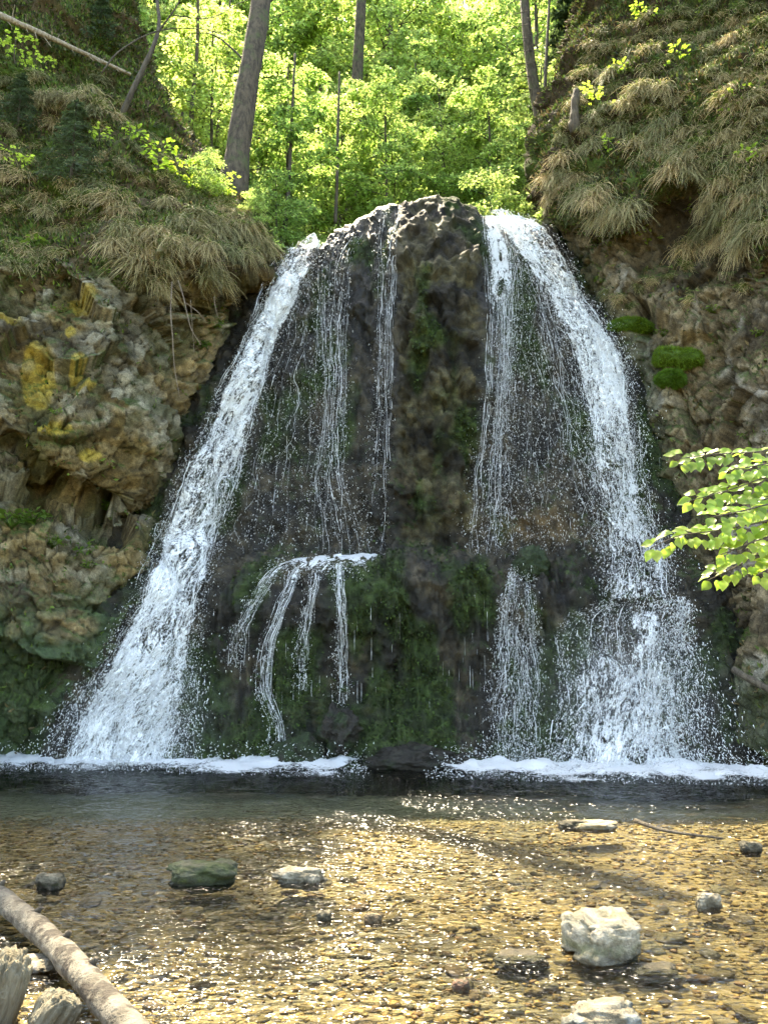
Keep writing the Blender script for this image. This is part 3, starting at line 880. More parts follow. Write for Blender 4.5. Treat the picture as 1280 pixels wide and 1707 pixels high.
LEFT = Flow([(408, 522, 541), (420, 482, 532), (450, 463, 524), (500, 441, 502), (560, 416, 472), (600, 398, 457), (650, 375, 442), (700, 350, 427), (750, 326, 413),
             (800, 305, 400), (850, 287, 386), (900, 263, 372), (950, 250, 364), (1000, 226, 352), (1050, 200, 342), (1100, 176, 332), (1150, 146, 330), (1200, 112, 330), (1250, 86, 330), (1272, 76, 332)], 120, 18)
RIGHT = Flow([(366, 800, 872), (400, 838, 914), (450, 872, 946), (500, 905, 968), (550, 925, 1012), (600, 943, 1044), (650, 958, 1054), (700, 968, 1056), (750, 976, 1062),
              (800, 982, 1072), (850, 992, 1082), (900, 1000, 1100), (950, 1004, 1118), (1000, 1000, 1128)], 90, 14)
RLOW = Flow([(1000, 985, 1128), (1025, 945, 1135), (1060, 925, 1130), (1120, 930, 1135), (1180, 922, 1140), (1230, 912, 1148), (1300, 905, 1165)], 50, 18)
SPL1 = Flow([(905, 1080, 1115), (930, 1068, 1125), (970, 1062, 1130), (1010, 1055, 1132)], 20, 10)
SPL2 = Flow([(985, 1030, 1125), (1030, 1020, 1132), (1100, 1015, 1130), (1160, 1020, 1128)], 30, 12)
RMID = Flow([(955, 850, 875), (1000, 838, 885), (1060, 832, 892), (1120, 828, 898), (1200, 820, 902), (1296, 815, 905)], 50, 10)
RTOP = Flow([(362, 798, 835), (400, 800, 850), (450, 803, 868), (500, 806, 862), (560, 808, 856), (640, 806, 850), (720, 800, 846), (800, 790, 842), (900, 782, 838), (930, 780, 842)], 80, 8)
LTOP = Flow([(392, 556, 606), (420, 535, 590), (460, 532, 584), (520, 534, 580), (600, 538, 578), (680, 540, 576), (740, 535, 578), (800, 520, 580), (870, 525, 600), (928, 520, 620)], 80, 8)
LTOP2 = Flow([(350, 636, 668), (400, 634, 664), (500, 632, 660), (620, 625, 656), (740, 615, 655), (860, 600, 650), (920, 590, 650)], 80, 6)

def edge(U, k=0.16): return sstep(0, k, U) * sstep(1, 1 - k, U)
waterfall('waterfall', 'broad white cascade sliding down the shaded flank of the rock into the dark pool',
          [(LEFT, lambda U, V: -0.06 + 0.545 * edge(U, 0.16), 0.16)],
          [(LEFT, 110, 0.005, 0.2)],
          [((LEFT, 20000, 0.30, 0.0025, 0.011), dict(spread=0.03, stretch=(.8, 2.2))),
           ((LEFT, 6000, 0.22, 0.0025, 0.010), dict(ubias=lambda n: np.where(rnd(n) < .5, rnd(n) ** 3 * .3 - .02, 1 - rnd(n) ** 3 * .3), spread=0.10)),
           ((LEFT, 6000, 0.5, 0.003, 0.013), dict(v0=0.8, spread=0.16))],
          'the two main arms of the falls')
waterfall('waterfall', 'sunlit white cascade arching off the crest beside the tussock cliff into bright spray',
          [(RIGHT, lambda U, V: -0.04 + 0.565 * edge(U, 0.18) - 0.07 * sstep(.3, 1., V), 0.16), (RLOW, lambda U, V: -0.04 + 0.53 * edge(U, .10) * (0.9 + 0.10 * sstep(.3, .65, U)) * (0.35 + 0.65 * sstep(.05, .45, V)), 0.2), (SPL1, lambda U, V: 0.44 * edge(U, .45) * sstep(0, .3, V) * sstep(1, .6, V), 0.2), (SPL2, lambda U, V: 0.44 * edge(U, .45) * sstep(0, .3, V) * sstep(1, .6, V), 0.2)],
          [(RIGHT, 90, 0.005, 0.24), (RLOW, 70, 0.005, 0.25)],
          [((RIGHT, 13000, 0.35, 0.0025, 0.012), dict(spread=0.05)),
           ((RIGHT, 9000, 0.5, 0.0025, 0.011), dict(v0=0.25, spread=0.20)),
           ((RLOW, 12000, 0.4, 0.0025, 0.011), dict(spread=0.05)),
           ((RLOW, 7000, 0.5, 0.003, 0.014), dict(ubias=lambda n: 0.75 + 0.5 * rnd(n), spread=0.35))],
          'the two main arms of the falls')

def trickle(label, fl, dens, nstr, drops_n, r0=0.009, spread=0.05, veil=True):
    t = thing('water_trickle', label, 'trickle', group='thin trickles on the tufa')
    if veil: link('water_sheet', veil_mesh('water_sheet', [fl.sheet(0.02, dens, 40, 0.03, 0.03)]), t)
    buf = Buf()
    for i in range(nstr):
        u0 = rnd(1)[0]; va = 0.35 * rnd(1)[0] ** 2; vb = min(1, va + 0.35 + 0.65 * rnd(1)[0])
        m = max(int((vb - va) * fl.len[-1] / 0.05), 6)
        v = np.linspace(va, vb, m)
        wob = 0.25 * (vnoise(np.stack([v * 9, np.full(m, i * 3.3), 0 * v], -1), 300 + i) - .5)
        P = fl.at(np.clip(u0 + wob, 0, 1), v, 0.03 + 0.05 * rnd(1)[0])
        P = P + 0.04 * np.stack([vnoise(P * 5 + 3, 77) - .5, vnoise(P * 5 + 9, 78) - .5, 0 * v], -1)
        strand_geo(buf, P, r0 * (0.15 + 0.8 * rnd(1)[0] ** 2), 2000 + i, 0.43)
    link('water_strands', buf.mesh('water_strands', M['white']), t)['kind'] = 'stuff'
    if drops_n:
        P, D, S, T = flow_drops(fl, drops_n, 0.3, 0.0025, 0.010, spread=spread)
        V, F = drops_geo(P, D, S, T)
        link('spray', make_mesh('spray', V, F, M['white']), t)['kind'] = 'stuff'
    return t

trickle('thin strands of water falling beside the sunlit arm from the crest', RTOP, lambda U, V: 0.56 * edge(U, .3) * (1 - .72 * sstep(.1, .55, V)) - .03, 34, 6000, 0.0055, 0.18)
trickle('thin broken strands falling down the dark rock next to the shaded arm', LTOP, lambda U, V: 0.38 * edge(U, .3) * (1 - .5 * sstep(.1, .5, V)) - .05, 24, 4200, 0.0055, 0.14)
trickle('narrow beaded trickle along the edge of the dry dark rib below the crest', LTOP2, lambda U, V: 0.30 * edge(U, .3) * (1 - .6 * sstep(.1, .5, V)) - .05, 16, 1800, 0.005, 0.08)
trickle('splashing veil of water between the mossy mound and the bright lower cascade', RMID, lambda U, V: 0.44 * edge(U, .3) - .04, 36, 6500, 0.005, 0.14)

RWIDE = Flow([(400, 838, 880), (470, 835, 905), (560, 830, 935), (680, 828, 962), (800, 828, 985), (925, 822, 1002)], 70, 12)
trickle('wide loose curtain of fine drops between the thin strands and the sunlit arm', RWIDE, None, 34, 9500, 0.0042, 0.10, veil=False)
LWIDE = Flow([(470, 505, 535), (560, 475, 540), (680, 432, 540), (800, 405, 530), (925, 375, 520)], 60, 10)
trickle('sparse fine drops scattered over dark rock right beside the shaded arm', LWIDE, None, 10, 3600, 0.0038, 0.10, veil=False)
def path_flow(pts, w0, w1):
    p = resample(np.array(pts, float), 40)
    w = np.linspace(w0, w1, 40)
    b = np.stack([p[:, 1], p[:, 0] - w / 2, p[:, 0] + w / 2], -1)
    return Flow(b, 50, 5)
for lab, pts, w0, w1, n in (
    ('outermost ledge trickle nearest the shaded arm, curving down the moss', [(470, 946), (448, 968), (420, 1015), (402, 1050), (396, 1110)], 20, 26, 14),
    ('second ledge trickle from the shaded arm, forking into hair-thin drips', [(500, 946), (486, 975), (462, 1030), (446, 1080), (440, 1150), (462, 1215), (462, 1272)], 18, 30, 22),
    ('third ledge trickle from the shaded arm, short and straight', [(530, 944), (524, 975), (514, 1030), (508, 1080), (505, 1150)], 16, 18, 14),
    ('ledge trickle that lands on the small dripping knob of rock', [(566, 942), (567, 975), (570, 1040), (574, 1100), (573, 1172)], 18, 22, 18),
):
    trickle(lab, path_flow(pts, w0, w1), lambda U, V: 0.44 * edge(U, .35) * (1 - .6 * V), n, 900, 0.0065, 0.05)

# the wet sheet gliding over the ledge
LEDGE = Flow([(926, 560, 640), (934, 470, 640), (944, 440, 625), (956, 430, 610), (972, 420, 600)], 20, 30)
t = thing('ledge_water', 'thin sheet of white water gliding over the mid-height ledge', 'trickle')
link('water_sheet', veil_mesh('water_sheet', [LEDGE.sheet(0.02, lambda U, V: 0.62 * edge(U, .12) - 0.40 * V, 77, 0.02, 0.02)]), t)
P, D, S, T = flow_drops(LEDGE, 900, 0.12, 0.003, 0.010, spread=0.02)
V, F = drops_geo(P, D, S, T)
link('spray', make_mesh('spray', V, F, M['white']), t)['kind'] = 'stuff'

# hair-thin drips under the ledge and over the lower rock: nobody could count them
buf = Buf()
for i in range(100):
    a = rnd(3)
    x0 = 395 + a[0] * 430 if i < 60 else 830 + a[0] * 330
    y0 = 985 + 190 * a[1] if i < 60 else 700 + 480 * a[1]
    if i > 80: x0, y0 = 390 + a[0] * 270, 560 + 300 * a[1]
    p, nr = hit(BT, x0, y0)
    if p is None: continue
    L = 0.08 + 0.45 * a[2] ** 2
    m = 10
    P = np.repeat((p + nr * 0.03 + np.array([0, -0.02, 0]))[None], m, 0)
    P[:, 2] -= np.linspace(0, L, m)
    P[:, 2] = np.maximum(P[:, 2], 0.01)
    strand_geo(buf, P, 0.001 + 0.002 * rnd(1)[0] ** 2, 3000 + i, 0.4)
o = tag(link('drips', buf.mesh('drips', M['white'])), 'hair-thin drips hanging from the tufa', 'drips', kind='stuff')

# foam where the falls meet the pool
def foam(label, pts, width, seed):
    pts = resample(np.array(pts, float), 160)                 # (x, y)
    v = np.linspace(0, 1, 26)
    n_ = np.array([0, -1.0])
    P = pts[:, None, :] + v[None, :, None] * n_ * width
    P3 = np.concatenate([P, np.zeros(P.shape[:2] + (1,))], -1)
    hgt = 0.15 * (1 - v)[None] ** 1.5 + 0.03
    P3[..., 1] += 0.10 * fbm(P3, 2.0, 3, seed)
    P3[..., 2] = hgt * (0.5 + 0.6 * (fbm(P3, 5, 4, seed + 1) + .5)) + 0.01
    D = 0.80 - 0.70 * np.repeat(v[None], 160, 0) ** 1.1 + 0.2 * fbm(P3, 2.5, 3, seed + 2)
    e = np.linspace(0, 1, 160)[:, None]
    D = D - 0.5 * sstep(0.08, 0, e) - 0.5 * sstep(0.92, 1, e) + 0.24 * fbm(P3 * np.array([1, 2, 1]), 1.3, 3, seed + 6)
    uv = np.stack([P3[..., 0] * .7, P3[..., 1] * 3.5 + seed], -1).reshape(-1, 2)
    me = make_mesh('foam', P3, grid_faces(160, 26), M['veil'], None, {'dens': D}, uv)
    t = thing('foam_line', label, 'foam', group='foam lines at the foot of the falls')
    link('foam_sheet', me, t)
    n = 5000
    k = RNG.integers(0, 160, n)
    Q = np.concatenate([pts[k], np.zeros((n, 1))], -1) + np.stack([RNG.normal(0, .08, n), -rnd(n) ** 2 * width * .8 + .06, 0.02 + 0.35 * rnd(n) ** 3], -1)
    V, F = drops_geo(Q, RNG.normal(0, 1, (n, 3)), 0.003 + 0.010 * rnd(n) ** 2, 1 + rnd(n))
    link('spray', make_mesh('spray', V, F, M['white']), t)['kind'] = 'stuff'
def wl(px, Y): return ((px - 640) / FOC * Y / 1.04, Y)
foam('white foam line where the shaded cascade meets the pool', [wl(-60, 12.15), wl(60, 12.15), wl(200, 12.1), wl(330, 12.0), wl(500, 11.8), wl(610, 11.65)], 1.35, 5)
foam('white foam line where the sunlit cascade meets the pool', [wl(715, 11.65), wl(790, 11.55), wl(860, 11.45), wl(1000, 11.3), wl(1120, 11.2), wl(1230, 11.05), wl(1340, 10.7)], 1.4, 9)

# ================================================================== VEGETATION
def unit(a): return a / np.maximum(np.linalg.norm(a, axis=-1, keepdims=True), 1e-9)

def leaf_geo(P, D, Nr, ln, wd, fold=0.18):
    """folded diamond leaves: 4 vertices, 2 triangles each"""
    D = unit(D); S = unit(np.cross(D, Nr)); Nr = np.cross(S, D)
    ln = np.asarray(ln)[:, None]; wd = np.asarray(wd)[:, None]
    V = np.stack([P, P + D * ln * .45 + S * wd * .5 + Nr * wd * fold, P + D * ln - Nr * ln * .12, P + D * ln * .45 - S * wd * .5 + Nr * wd * fold], 1)
    i = (np.arange(len(P)) * 4)[:, None]
    F = np.concatenate([i + np.array([[0, 1, 2]]), i + np.array([[0, 2, 3]])], 0)
    return V.reshape(-1, 3), F

def leaf_tint(n, var=0.32, warm=0.22):
    b = 1 + RNG.normal(0, var, n)
    w = np.clip(RNG.normal(0.3, 0.3, n), 0, 1) * warm
    c = np.stack([b * (1 + 1.1 * w), b * (1 + .25 * w), b * (1 - .3 * w)], -1)
    return np.repeat(np.clip(c, 0.25, 2.2), 4, 0)

def spray_crown(branches, nleaf, size, twig=0.35, droop=0.1, start=0.2):
    """leaves set along side twigs of the branches in flat layers"""
    L = np.array([np.linalg.norm(np.diff(b, axis=0), axis=1).sum() for b in branches])
    k = RNG.choice(len(branches), nleaf, p=L / L.sum())
    ntw = 9                                               # side twigs per branch and side
    t = start + (1 - start) * (RNG.integers(0, ntw, nleaf) + 0.35 * rnd(nleaf)) / ntw
    B = np.stack([resample(b, 12) for b in branches])
    a = t * 10.999; i = a.astype(int); f = (a - i)[:, None]
    P = B[k, i] * (1 - f) + B[k, i + 1] * f
    T = unit(B[k, i + 1] - B[k, i])
    up = np.array([0, 0, 1.0])
    S = unit(np.cross(T, up))
    sd = np.where(rnd(nleaf) < .5, -1, 1)[:, None]
    tw = unit(T * 0.75 + S * sd)
    ll = L[k] * twig * (1.15 - t) + 0.12
    s = rnd(nleaf) ** 0.8
    Q = P + tw * (ll * s)[:, None] + RNG.normal(0, 1, (nleaf, 3)) * np.array([.05, .05, .035]) * (1 + size * 4)
    Q[:, 2] -= droop * (s * ll) ** 1.4
    D = unit(tw + RNG.normal(0, .55, (nleaf, 3)) - up * 0.15)
    Nr = unit(up + RNG.normal(0, .45, (nleaf, 3)))
    ln = size * (0.7 + 0.6 * rnd(nleaf))
    return leaf_geo(Q, D, Nr, ln, ln * .62)

def make_beech(H, r, nbr, spread, nleaf, leaf, low=0.15, seed=0, droop=0.1):
    global RNG
    RNG = np.random.default_rng(seed)
    z = np.linspace(0, H, 9)
    tr = np.stack([0.05 * H * .3 * np.sin(z / H * 3 + seed), 0.05 * H * .3 * np.cos(z / H * 2.3 + seed) - .015 * H, z], -1)
    tr[:, :2] -= tr[0, :2]
    trunk = tubes_mesh('trunk', [(resample(tr, 22), np.linspace(r, r * .18, 22))], M['thin_bark'], sides=8, lump=.15)
    brs, parts = [], []
    for k in range(nbr):
        h = low + (0.99 - low) * (k + rnd(1)[0]) / nbr
        p0 = np.array([np.interp(h * H, z, tr[:, j]) for j in range(3)])
        az = k * 2.4 + rnd(1)[0]
        ln = spread * (0.45 + 0.55 * rnd(1)[0]) * (1.0 - 0.55 * max(h - 0.35, 0) / .65)
        up = 0.15 + 0.35 * rnd(1)[0] + 0.3 * h
        d = np.array([math.cos(az), math.sin(az), 0])
        b = np.stack([p0 + d * ln * s_ + np.array([0, 0, ln * (up * s_ - (up * .9) * s_ ** 2)]) for s_ in (0, .3, .6, 1)])
        b[1:] += RNG.normal(0, .05 * ln, (3, 3))
        brs.append(b)
        parts.append((resample(b, 7), np.linspace(r * .28 * (1.1 - h) + .008, .004, 7)))
    limbs = tubes_mesh('limbs', parts, M['thin_bark'], sides=4)
    V, F = spray_crown(brs, nleaf, leaf, droop=droop)
    crown = make_mesh('crown', V, F, M['leaf'], leaf_tint(nleaf), smooth=False)
    return trunk, limbs, crown

BEECH = [make_beech(9, .09, 34, 2.6, 14000, .125, .08, 21), make_beech(10, .10, 38, 2.9, 15000, .13, .12, 22),
         make_beech(17, .17, 50, 4.2, 24000, .155, .10, 23), make_beech(18, .20, 54, 4.6, 25000, .16, .16, 24)]
SHRUB = [make_beech(2.6, .03, 22, 1.35, 5200, .085, .03, 31), make_beech(3.4, .035, 24, 1.6, 6500, .085, .03, 32)]
RNG = np.random.default_rng(5)

def put_tree(kind, x, y, label, cat, group, rz, sc, z=None, name='beech_tree'):
    z = float(ground_z(x, y)) - .1 if z is None else z
    t = thing(name, label, cat, (x, y, z), (0, 0, rz), group, sc)
    for nm, me in zip(('trunk', 'limbs', 'crown'), kind): link(nm, me, t)
    return t

def xat(px, py, Y): return float(unp(px, py, Y)[0])
rr = random.Random(3)
def wood_spot(px_):
    for lim, txt in ((330, 'beyond the curved bare sapling'), (450, 'behind the leaning trunk'), (545, 'above the shaded arm of the falls'), (630, 'around the straight pale trunk'), (760, 'behind the dry dark rib'), (860, 'above the sunlit arm of the falls'), (2000, 'around the grey conifer trunk')):
        if px_ < lim: return txt
# understorey between the crest and the tall trees (pixel column, distance)
for i, (px_, Y_, k_, s_) in enumerate([(350, 19.5, 0, .85), (470, 19.0, 0, .8), (560, 21.0, 1, .85), (655, 20, 0, .8), (745, 21.5, 1, .9), (830, 20.0, 0, .85), (900, 22, 1, .95),
                           (420, 23.0, 1, 1.0), (520, 24.5, 0, 1.1), (690, 24, 1, 1.05), (800, 25, 0, 1.15), (290, 23, 1, 1.0), (620, 26.5, 1, 1.2), (930, 26, 1, 1.2), (240, 26, 0, 1.25)]):
    put_tree(BEECH[k_], xat(px_, 300, Y_), Y_, 'slender young bright green beech ' + wood_spot(px_), 'tree', 'young beeches ' + wood_spot(px_), rr.uniform(0, 6.28), s_ * rr.uniform(.92, 1.08))
for i in range(40):
    Y_ = 28 + 24 * (i / 40) + rr.uniform(-1, 1); px_ = 150 + 850 * ((i * 0.618) % 1)
    put_tree(BEECH[2 + i % 2], xat(px_, 200, Y_), Y_, 'tall light green beech deep in the wood ' + wood_spot(px_), 'tree', 'tall beeches ' + wood_spot(px_), rr.uniform(0, 6.28), rr.uniform(1.05, 1.2) + max(Y_ - 32, 0) * .022)
put_tree(BEECH[0], -6.8, 17.8, 'small unseen beech added on the slope crest to shade the pool', 'tree', 'beeches added to shade the pool', 2.0, .72, z=18.4)  # crown above the frame, added to dapple the near left water
put_tree(BEECH[0], -8.3, 18.4, 'beech added atop the slope for shade, its lowest leaves at the upper photo corner', 'tree', 'beeches added to shade the pool', 1.0, .9, z=16.8)  # mostly out of view, added to shade the left of the pool
for i in range(18):
    px_ = 420 + 500 * ((i * 0.618) % 1); Y_ = rr.uniform(16.6, 20.5)
    put_tree(SHRUB[i % 2], xat(px_, 380, Y_), Y_, 'low leafy green shrub at crest level ' + wood_spot(px_), 'shrub', 'shrubs ' + wood_spot(px_), rr.uniform(0, 6.28), rr.uniform(.6, .95), name='shrub')

for a_, b_, s_, lab in ((340, 335, .42, 'leafy young beech bush on the bank in front of the leaning trunk'), (425, 385, .32, 'small beech bush on the lip right of the leaning trunk')):
    p, nr = hit(BL, a_, b_)
    put_tree(SHRUB[0], p[0], p[1], lab, 'shrub', 'beech bushes by the leaning trunk', a_, s_, z=p[2] - .05, name='shrub')

# ---- trees whose trunks the photograph shows
def trunk_tree(label, pts, r0, r1, mat, branches=(), crown=None, name='tree', sides=14, lump=.12, leaf=.1, flare=1.0):
    P = np.stack([unp(*q) for q in pts])
    base = P[0]
    t = thing(name, label, 'tree', base)
    n = 40
    rad = np.linspace(r0, r1, n); rad[:6] *= np.linspace(flare, 1.0, 6)
    link('trunk', tubes_mesh('trunk', [(resample(P, n), rad)], mat, base, sides, lump), t)
    if branches:
        bl = [np.stack([unp(*q) for q in b]) for b, _ in branches]
        link('limbs', tubes_mesh('limbs', [(resample(b, 14), np.linspace(br, br * .25, 14)) for b, (_, br) in zip(bl, branches)], M['thin_bark'], base, 5, .1), t)
    if crown:
        brs, nl = crown
        V, F = spray_crown([np.asarray(b) for b in brs], nl, leaf)
        link('crown', make_mesh('crown', V - base, F, M['leaf'], leaf_tint(nl), smooth=False), t)
    return t

def fan(center, n, spread, rise):
    out = []
    for k in range(n):
        az = k * 2.4 + rr.random(); l = spread * rr.uniform(.5, 1); z = rr.uniform(-.5, .5) * rise
        p = np.array(center) + np.array([0, 0, z])
        out.append(np.stack([p + np.array([math.cos(az) * l * s_, math.sin(az) * l * s_, l * .25 * s_ * (1 - .6 * s_)]) for s_ in (0, .35, .7, 1)]))
    return out

topA = unp(452, -250, 17.2)
trunk_tree('thick leaning beech trunk rooted on the edge of the tussock slope', [(384, 352, 15.2), (392, 290, 15.3), (402, 210, 15.5), (418, 110, 15.8), (434, 10, 16.2), (446, -120, 16.8), (452, -250, 17.2)],
           .27, .19, M['bark'], [([(418, 110, 15.8), (360, 60, 16), (310, 55, 16.3)], .03), ([(434, 10, 16.2), (520, -40, 17)], .05)],
           crown=(fan(topA + np.array([0.5, .5, 2]), 16, 3.2, 4), 5000), name='leaning_tree', flare=1.35, lump=.10)
trunk_tree('straight pale beech trunk standing midway behind the crest', [(583, 372, 24), (592, 250, 24.2), (596, 120, 24.4), (602, 0, 24.6), (604, -160, 25)], .22, .15, M['bark'],
           crown=(fan(unp(604, -160, 25), 14, 3.5, 5), 5000), name='tall_tree', lump=.06)
trunk_tree('grey conifer trunk with drooping dead branches beside the tussock cliff', [(912, 262, 19.5), (900, 200, 19.6), (886, 120, 19.8), (876, 30, 20), (868, -90, 20.4)], .165, .12, M['bark'],
           [([(890 - 2 * k, 150 - 22 * k, 19.7), (858 - 2 * k, 150 - 20 * k, 19.2), (830 + 3 * k, 190 - 22 * k, 19)], .012) for k in range(8)] +
           [([(888 - 2 * k, 160 - 26 * k, 19.7), (908, 168 - 26 * k, 19.4), (925, 196 - 26 * k, 19.2)], .011) for k in range(6)], name='conifer', lump=.06)
trunk_tree('thin mossy stem growing close beside the grey conifer trunk', [(905, 272, 18.6), (907, 220, 18.6), (908, 150, 18.7), (912, 60, 18.9), (918, -40, 19.2)], .06, .03, M['thin_bark'],
           [([(908, 190, 18.6), (892, 120, 18.6), (886, 40, 18.7)], .016), ([(909, 130, 18.7), (893, 70, 18.8)], .012)], name='thin_tree', sides=8)
for lab, pts, r in (('dark thin stem in the gap between the slope and the leaning trunk', [(316, 235, 18.5), (322, 160, 18.6), (329, 80, 18.8), (331, -20, 19)], .065),
                    ('slender stem half hidden in leaves next to the leaning trunk', [(362, 228, 20), (370, 160, 20), (378, 90, 20.2), (384, 0, 20.4)], .05),
                    ('dark sapling stem standing over the shaded arm of the falls', [(474, 408, 18), (480, 330, 18), (484, 260, 18), (487, 190, 18.1), (492, 90, 18.3)], .055),
                    ('thin leafy stem between the sapling and the straight pale trunk', [(559, 372, 19), (562, 300, 19), (563, 230, 19), (566, 120, 19.2)], .05)):
    trunk_tree(lab, pts, r, r * .55, M['thin_bark'], name='thin_tree', sides=7)

# ---- conifers
def make_spruce(H, spread, nbr, per, nl, seed, droop=.35):
    rs = np.random.default_rng(seed)
    parts, Vs, Fs, n = [], [], [], 0
    b = Buf()
    for k in range(nbr):
        h = .06 + .92 * k / nbr
        az = k * 2.4 + rs.random()
        ln = spread * (1 - h) ** .8 * (.75 + .4 * rs.random()) + .03
        d = np.array([math.cos(az), math.sin(az), 0])
        p = np.stack([np.array([0, 0, h * H]) + d * ln * s_ + np.array([0, 0, ln * (.2 * s_ - droop * s_ ** 2)]) for s_ in (0, .35, .7, 1)])
        parts.append((resample(p, 5), np.linspace(.012 * H / 3, .003, 5)))
        q = resample(p, per)
        side = np.cross(d, [0, 0, 1])
        T = rs.integers(1, per, per * 5)
        sgn = rs.choice([-1, 1], per * 5)
        Q = q[T] + side * (sgn * rs.random(per * 5) * ln * .32 * (1.1 - T / per))[:, None] + rs.normal(0, .012 * H / 3, (per * 5, 3))
        D = d * .7 + side * sgn[:, None] + rs.normal(0, .4, (per * 5, 3)) - np.array([0, 0, .3])
        V, F = leaf_geo(Q, D, rs.normal(0, 1, (per * 5, 3)) + np.array([0, 0, 1.5]), np.full(per * 5, nl), np.full(per * 5, nl * .3))
        b.add(V, F, np.repeat(np.clip(1 + rs.normal(0, .25, (per * 5, 1)), .4, 2) * np.ones((1, 3)), 4, 0))
    tr = np.stack([np.zeros(8), np.zeros(8), np.linspace(0, H, 8)], -1)
    return (tubes_mesh('trunk', [(tr, np.linspace(.02 * H, .004, 8))], M['thin_bark'], sides=7), tubes_mesh('limbs', parts, M['thin_bark'], sides=4), b.mesh('crown', M['needle'], False))
SPR = make_spruce(1.5, .62, 46, 16, .075, 3)
SPRB = make_spruce(11, 2.6, 90, 34, .24, 4)
for px_, Y_, s_, lab in ((955, 23.5, 1.15, 'pale drooping spruce rising behind the tussock cliff edge'), (1010, 27, 1.3, 'tall spruce half hidden behind the top of the tussock cliff'), (250, 30, 1.4, 'dim spruce in the shade behind the curved bare sapling')):
    put_tree(SPRB, xat(px_, 100, Y_), Y_, lab, 'tree', 'spruces in the wood', rr.uniform(0, 6), s_, name='spruce_tree')
for px_, py_, s_, lab in ((118, 312, 1.15, 'small dark spruce sapling growing out of the tussock slope'), (30, 215, .8, 'small spruce sapling at the edge of the photo under the fallen pole'), (165, 88, 1.0, 'dark young spruce above the fallen pole on the slope')):
    p, nr = hit(BL, px_, py_)
    put_tree(SPR, p[0], p[1], lab, 'tree', 'spruce saplings on the slope', rr.uniform(0, 6), s_, z=p[2] - .05, name='spruce_sapling')

# ---- grass tussocks
def make_tussock(seed, n, green, Lm):
    rs = np.random.default_rng(seed)
    root = np.stack([rs.normal(0, .12, n), rs.normal(0, .04, n), rs.normal(0, .08, n)], -1)
    isg = rs.random(n) < green
    d = np.stack([rs.normal(0, .62, n), -(.25 + .8 * rs.random(n)), .2 + .95 * rs.random(n)], -1)
    d = unit(d)
    L = Lm * (.55 + .75 * rs.random(n)) * np.where(isg, .75, 1)
    g = np.where(isg, .45 + .5 * rs.random(n), .9 + .75 * rs.random(n))
    t = np.linspace(0, 1, 6)
    C = root[:, None] + d[:, None] * (L[:, None] * t)[..., None]
    C[..., 2] -= (g * L)[:, None] * t ** 1.9
    C[..., :2] += rs.normal(0, .05, (n, 1, 2)) * t[None, :, None] ** 2
    S = unit(np.cross(np.gradient(C, axis=1), rs.normal(0, 1, (n, 1, 3)) + np.array([0, -1.0, .3])))
    w = (.0036 + .0028 * rs.random(n))[:, None] * np.array([.8, 1, 1, .9, .6, .15])[None]
    V = np.stack([C - S * w[..., None], C + S * w[..., None]], 2)
    i = np.arange(n * 12).reshape(n, 6, 2)
    F = np.stack([i[:, :-1, 0], i[:, :-1, 1], i[:, 1:, 1], i[:, 1:, 0]], -1).reshape(-1, 4)
    straw = np.array((.52, .45, .265)) * (0.55 + .75 * rs.random((n, 1)))
    gr = np.array((.13, .20, .04)) * (0.6 + .8 * rs.random((n, 1)))
    dk = np.array((.19, .15, .085)) * (0.6 + .7 * rs.random((n, 1)))
    c = np.where(isg[:, None], gr, np.where(rs.random((n, 1)) < .3, dk, straw))
    return make_mesh('blades', V, F, M['blade'], np.repeat(c, 12, 0), smooth=True)
TUS = [make_tussock(50 + k, 380, g, l) for k, (g, l) in enumerate([(.22, .34), (.30, .38), (.40, .29), (.52, .26), (.18, .42), (.7, .24)])]

LAND = {'shaded': [((118, 290), 'below the small dark spruce sapling'), ((100, 110), 'under the fallen pole'), ((340, 350), 'downslope of the leaning trunk'), ((90, 395), 'just above the lichen rock'), ((200, 200), 'at the foot of the curved bare sapling'), ((262, 310), 'around the broad leaved seedling'), ((10, 270), 'along the photo edge')],
        'sunlit': [((985, 215), 'around the glowing seedling at the cliff edge'), ((1070, 75), 'around the seedling near the cliff top'), ((955, 160), 'beside the dark stump'), ((1100, 230), 'above the dark earthy hollow'), ((1265, 170), 'along the photo edge'), ((1190, 30), 'on the earth bank at the very top'), ((1180, 250), 'upslope of the bushy ledge tussocks'), ((940, 250), 'next to the conifer trunk')]}
def near(key, a, b): return min(LAND[key], key=lambda q: (q[0][0] - a) ** 2 + (q[0][1] - b) ** 2)[1]
def tussocks(bvh, spots, label, group, smin, smax, pick, key=None):
    for (a, b) in spots:
        p, nr = hit(bvh, a, b)
        if p is None: continue
        rz = math.atan2(nr[0], -nr[1]) * .8 + rr.uniform(-.35, .35)
        s_ = rr.uniform(smin, smax) * .80
        o = link('grass_tussock', TUS[rr.choice(pick)], None, p + nr * .02, (rr.uniform(-.15, .15), rr.uniform(-.15, .15), rz), (s_ * rr.uniform(.9, 1.25), s_, s_ * rr.uniform(.85, 1.15)))
        tag(o, label + (' ' + near(key, a, b) if key else ''), 'grass tussock', group + (' ' + near(key, a, b) if key else ''))

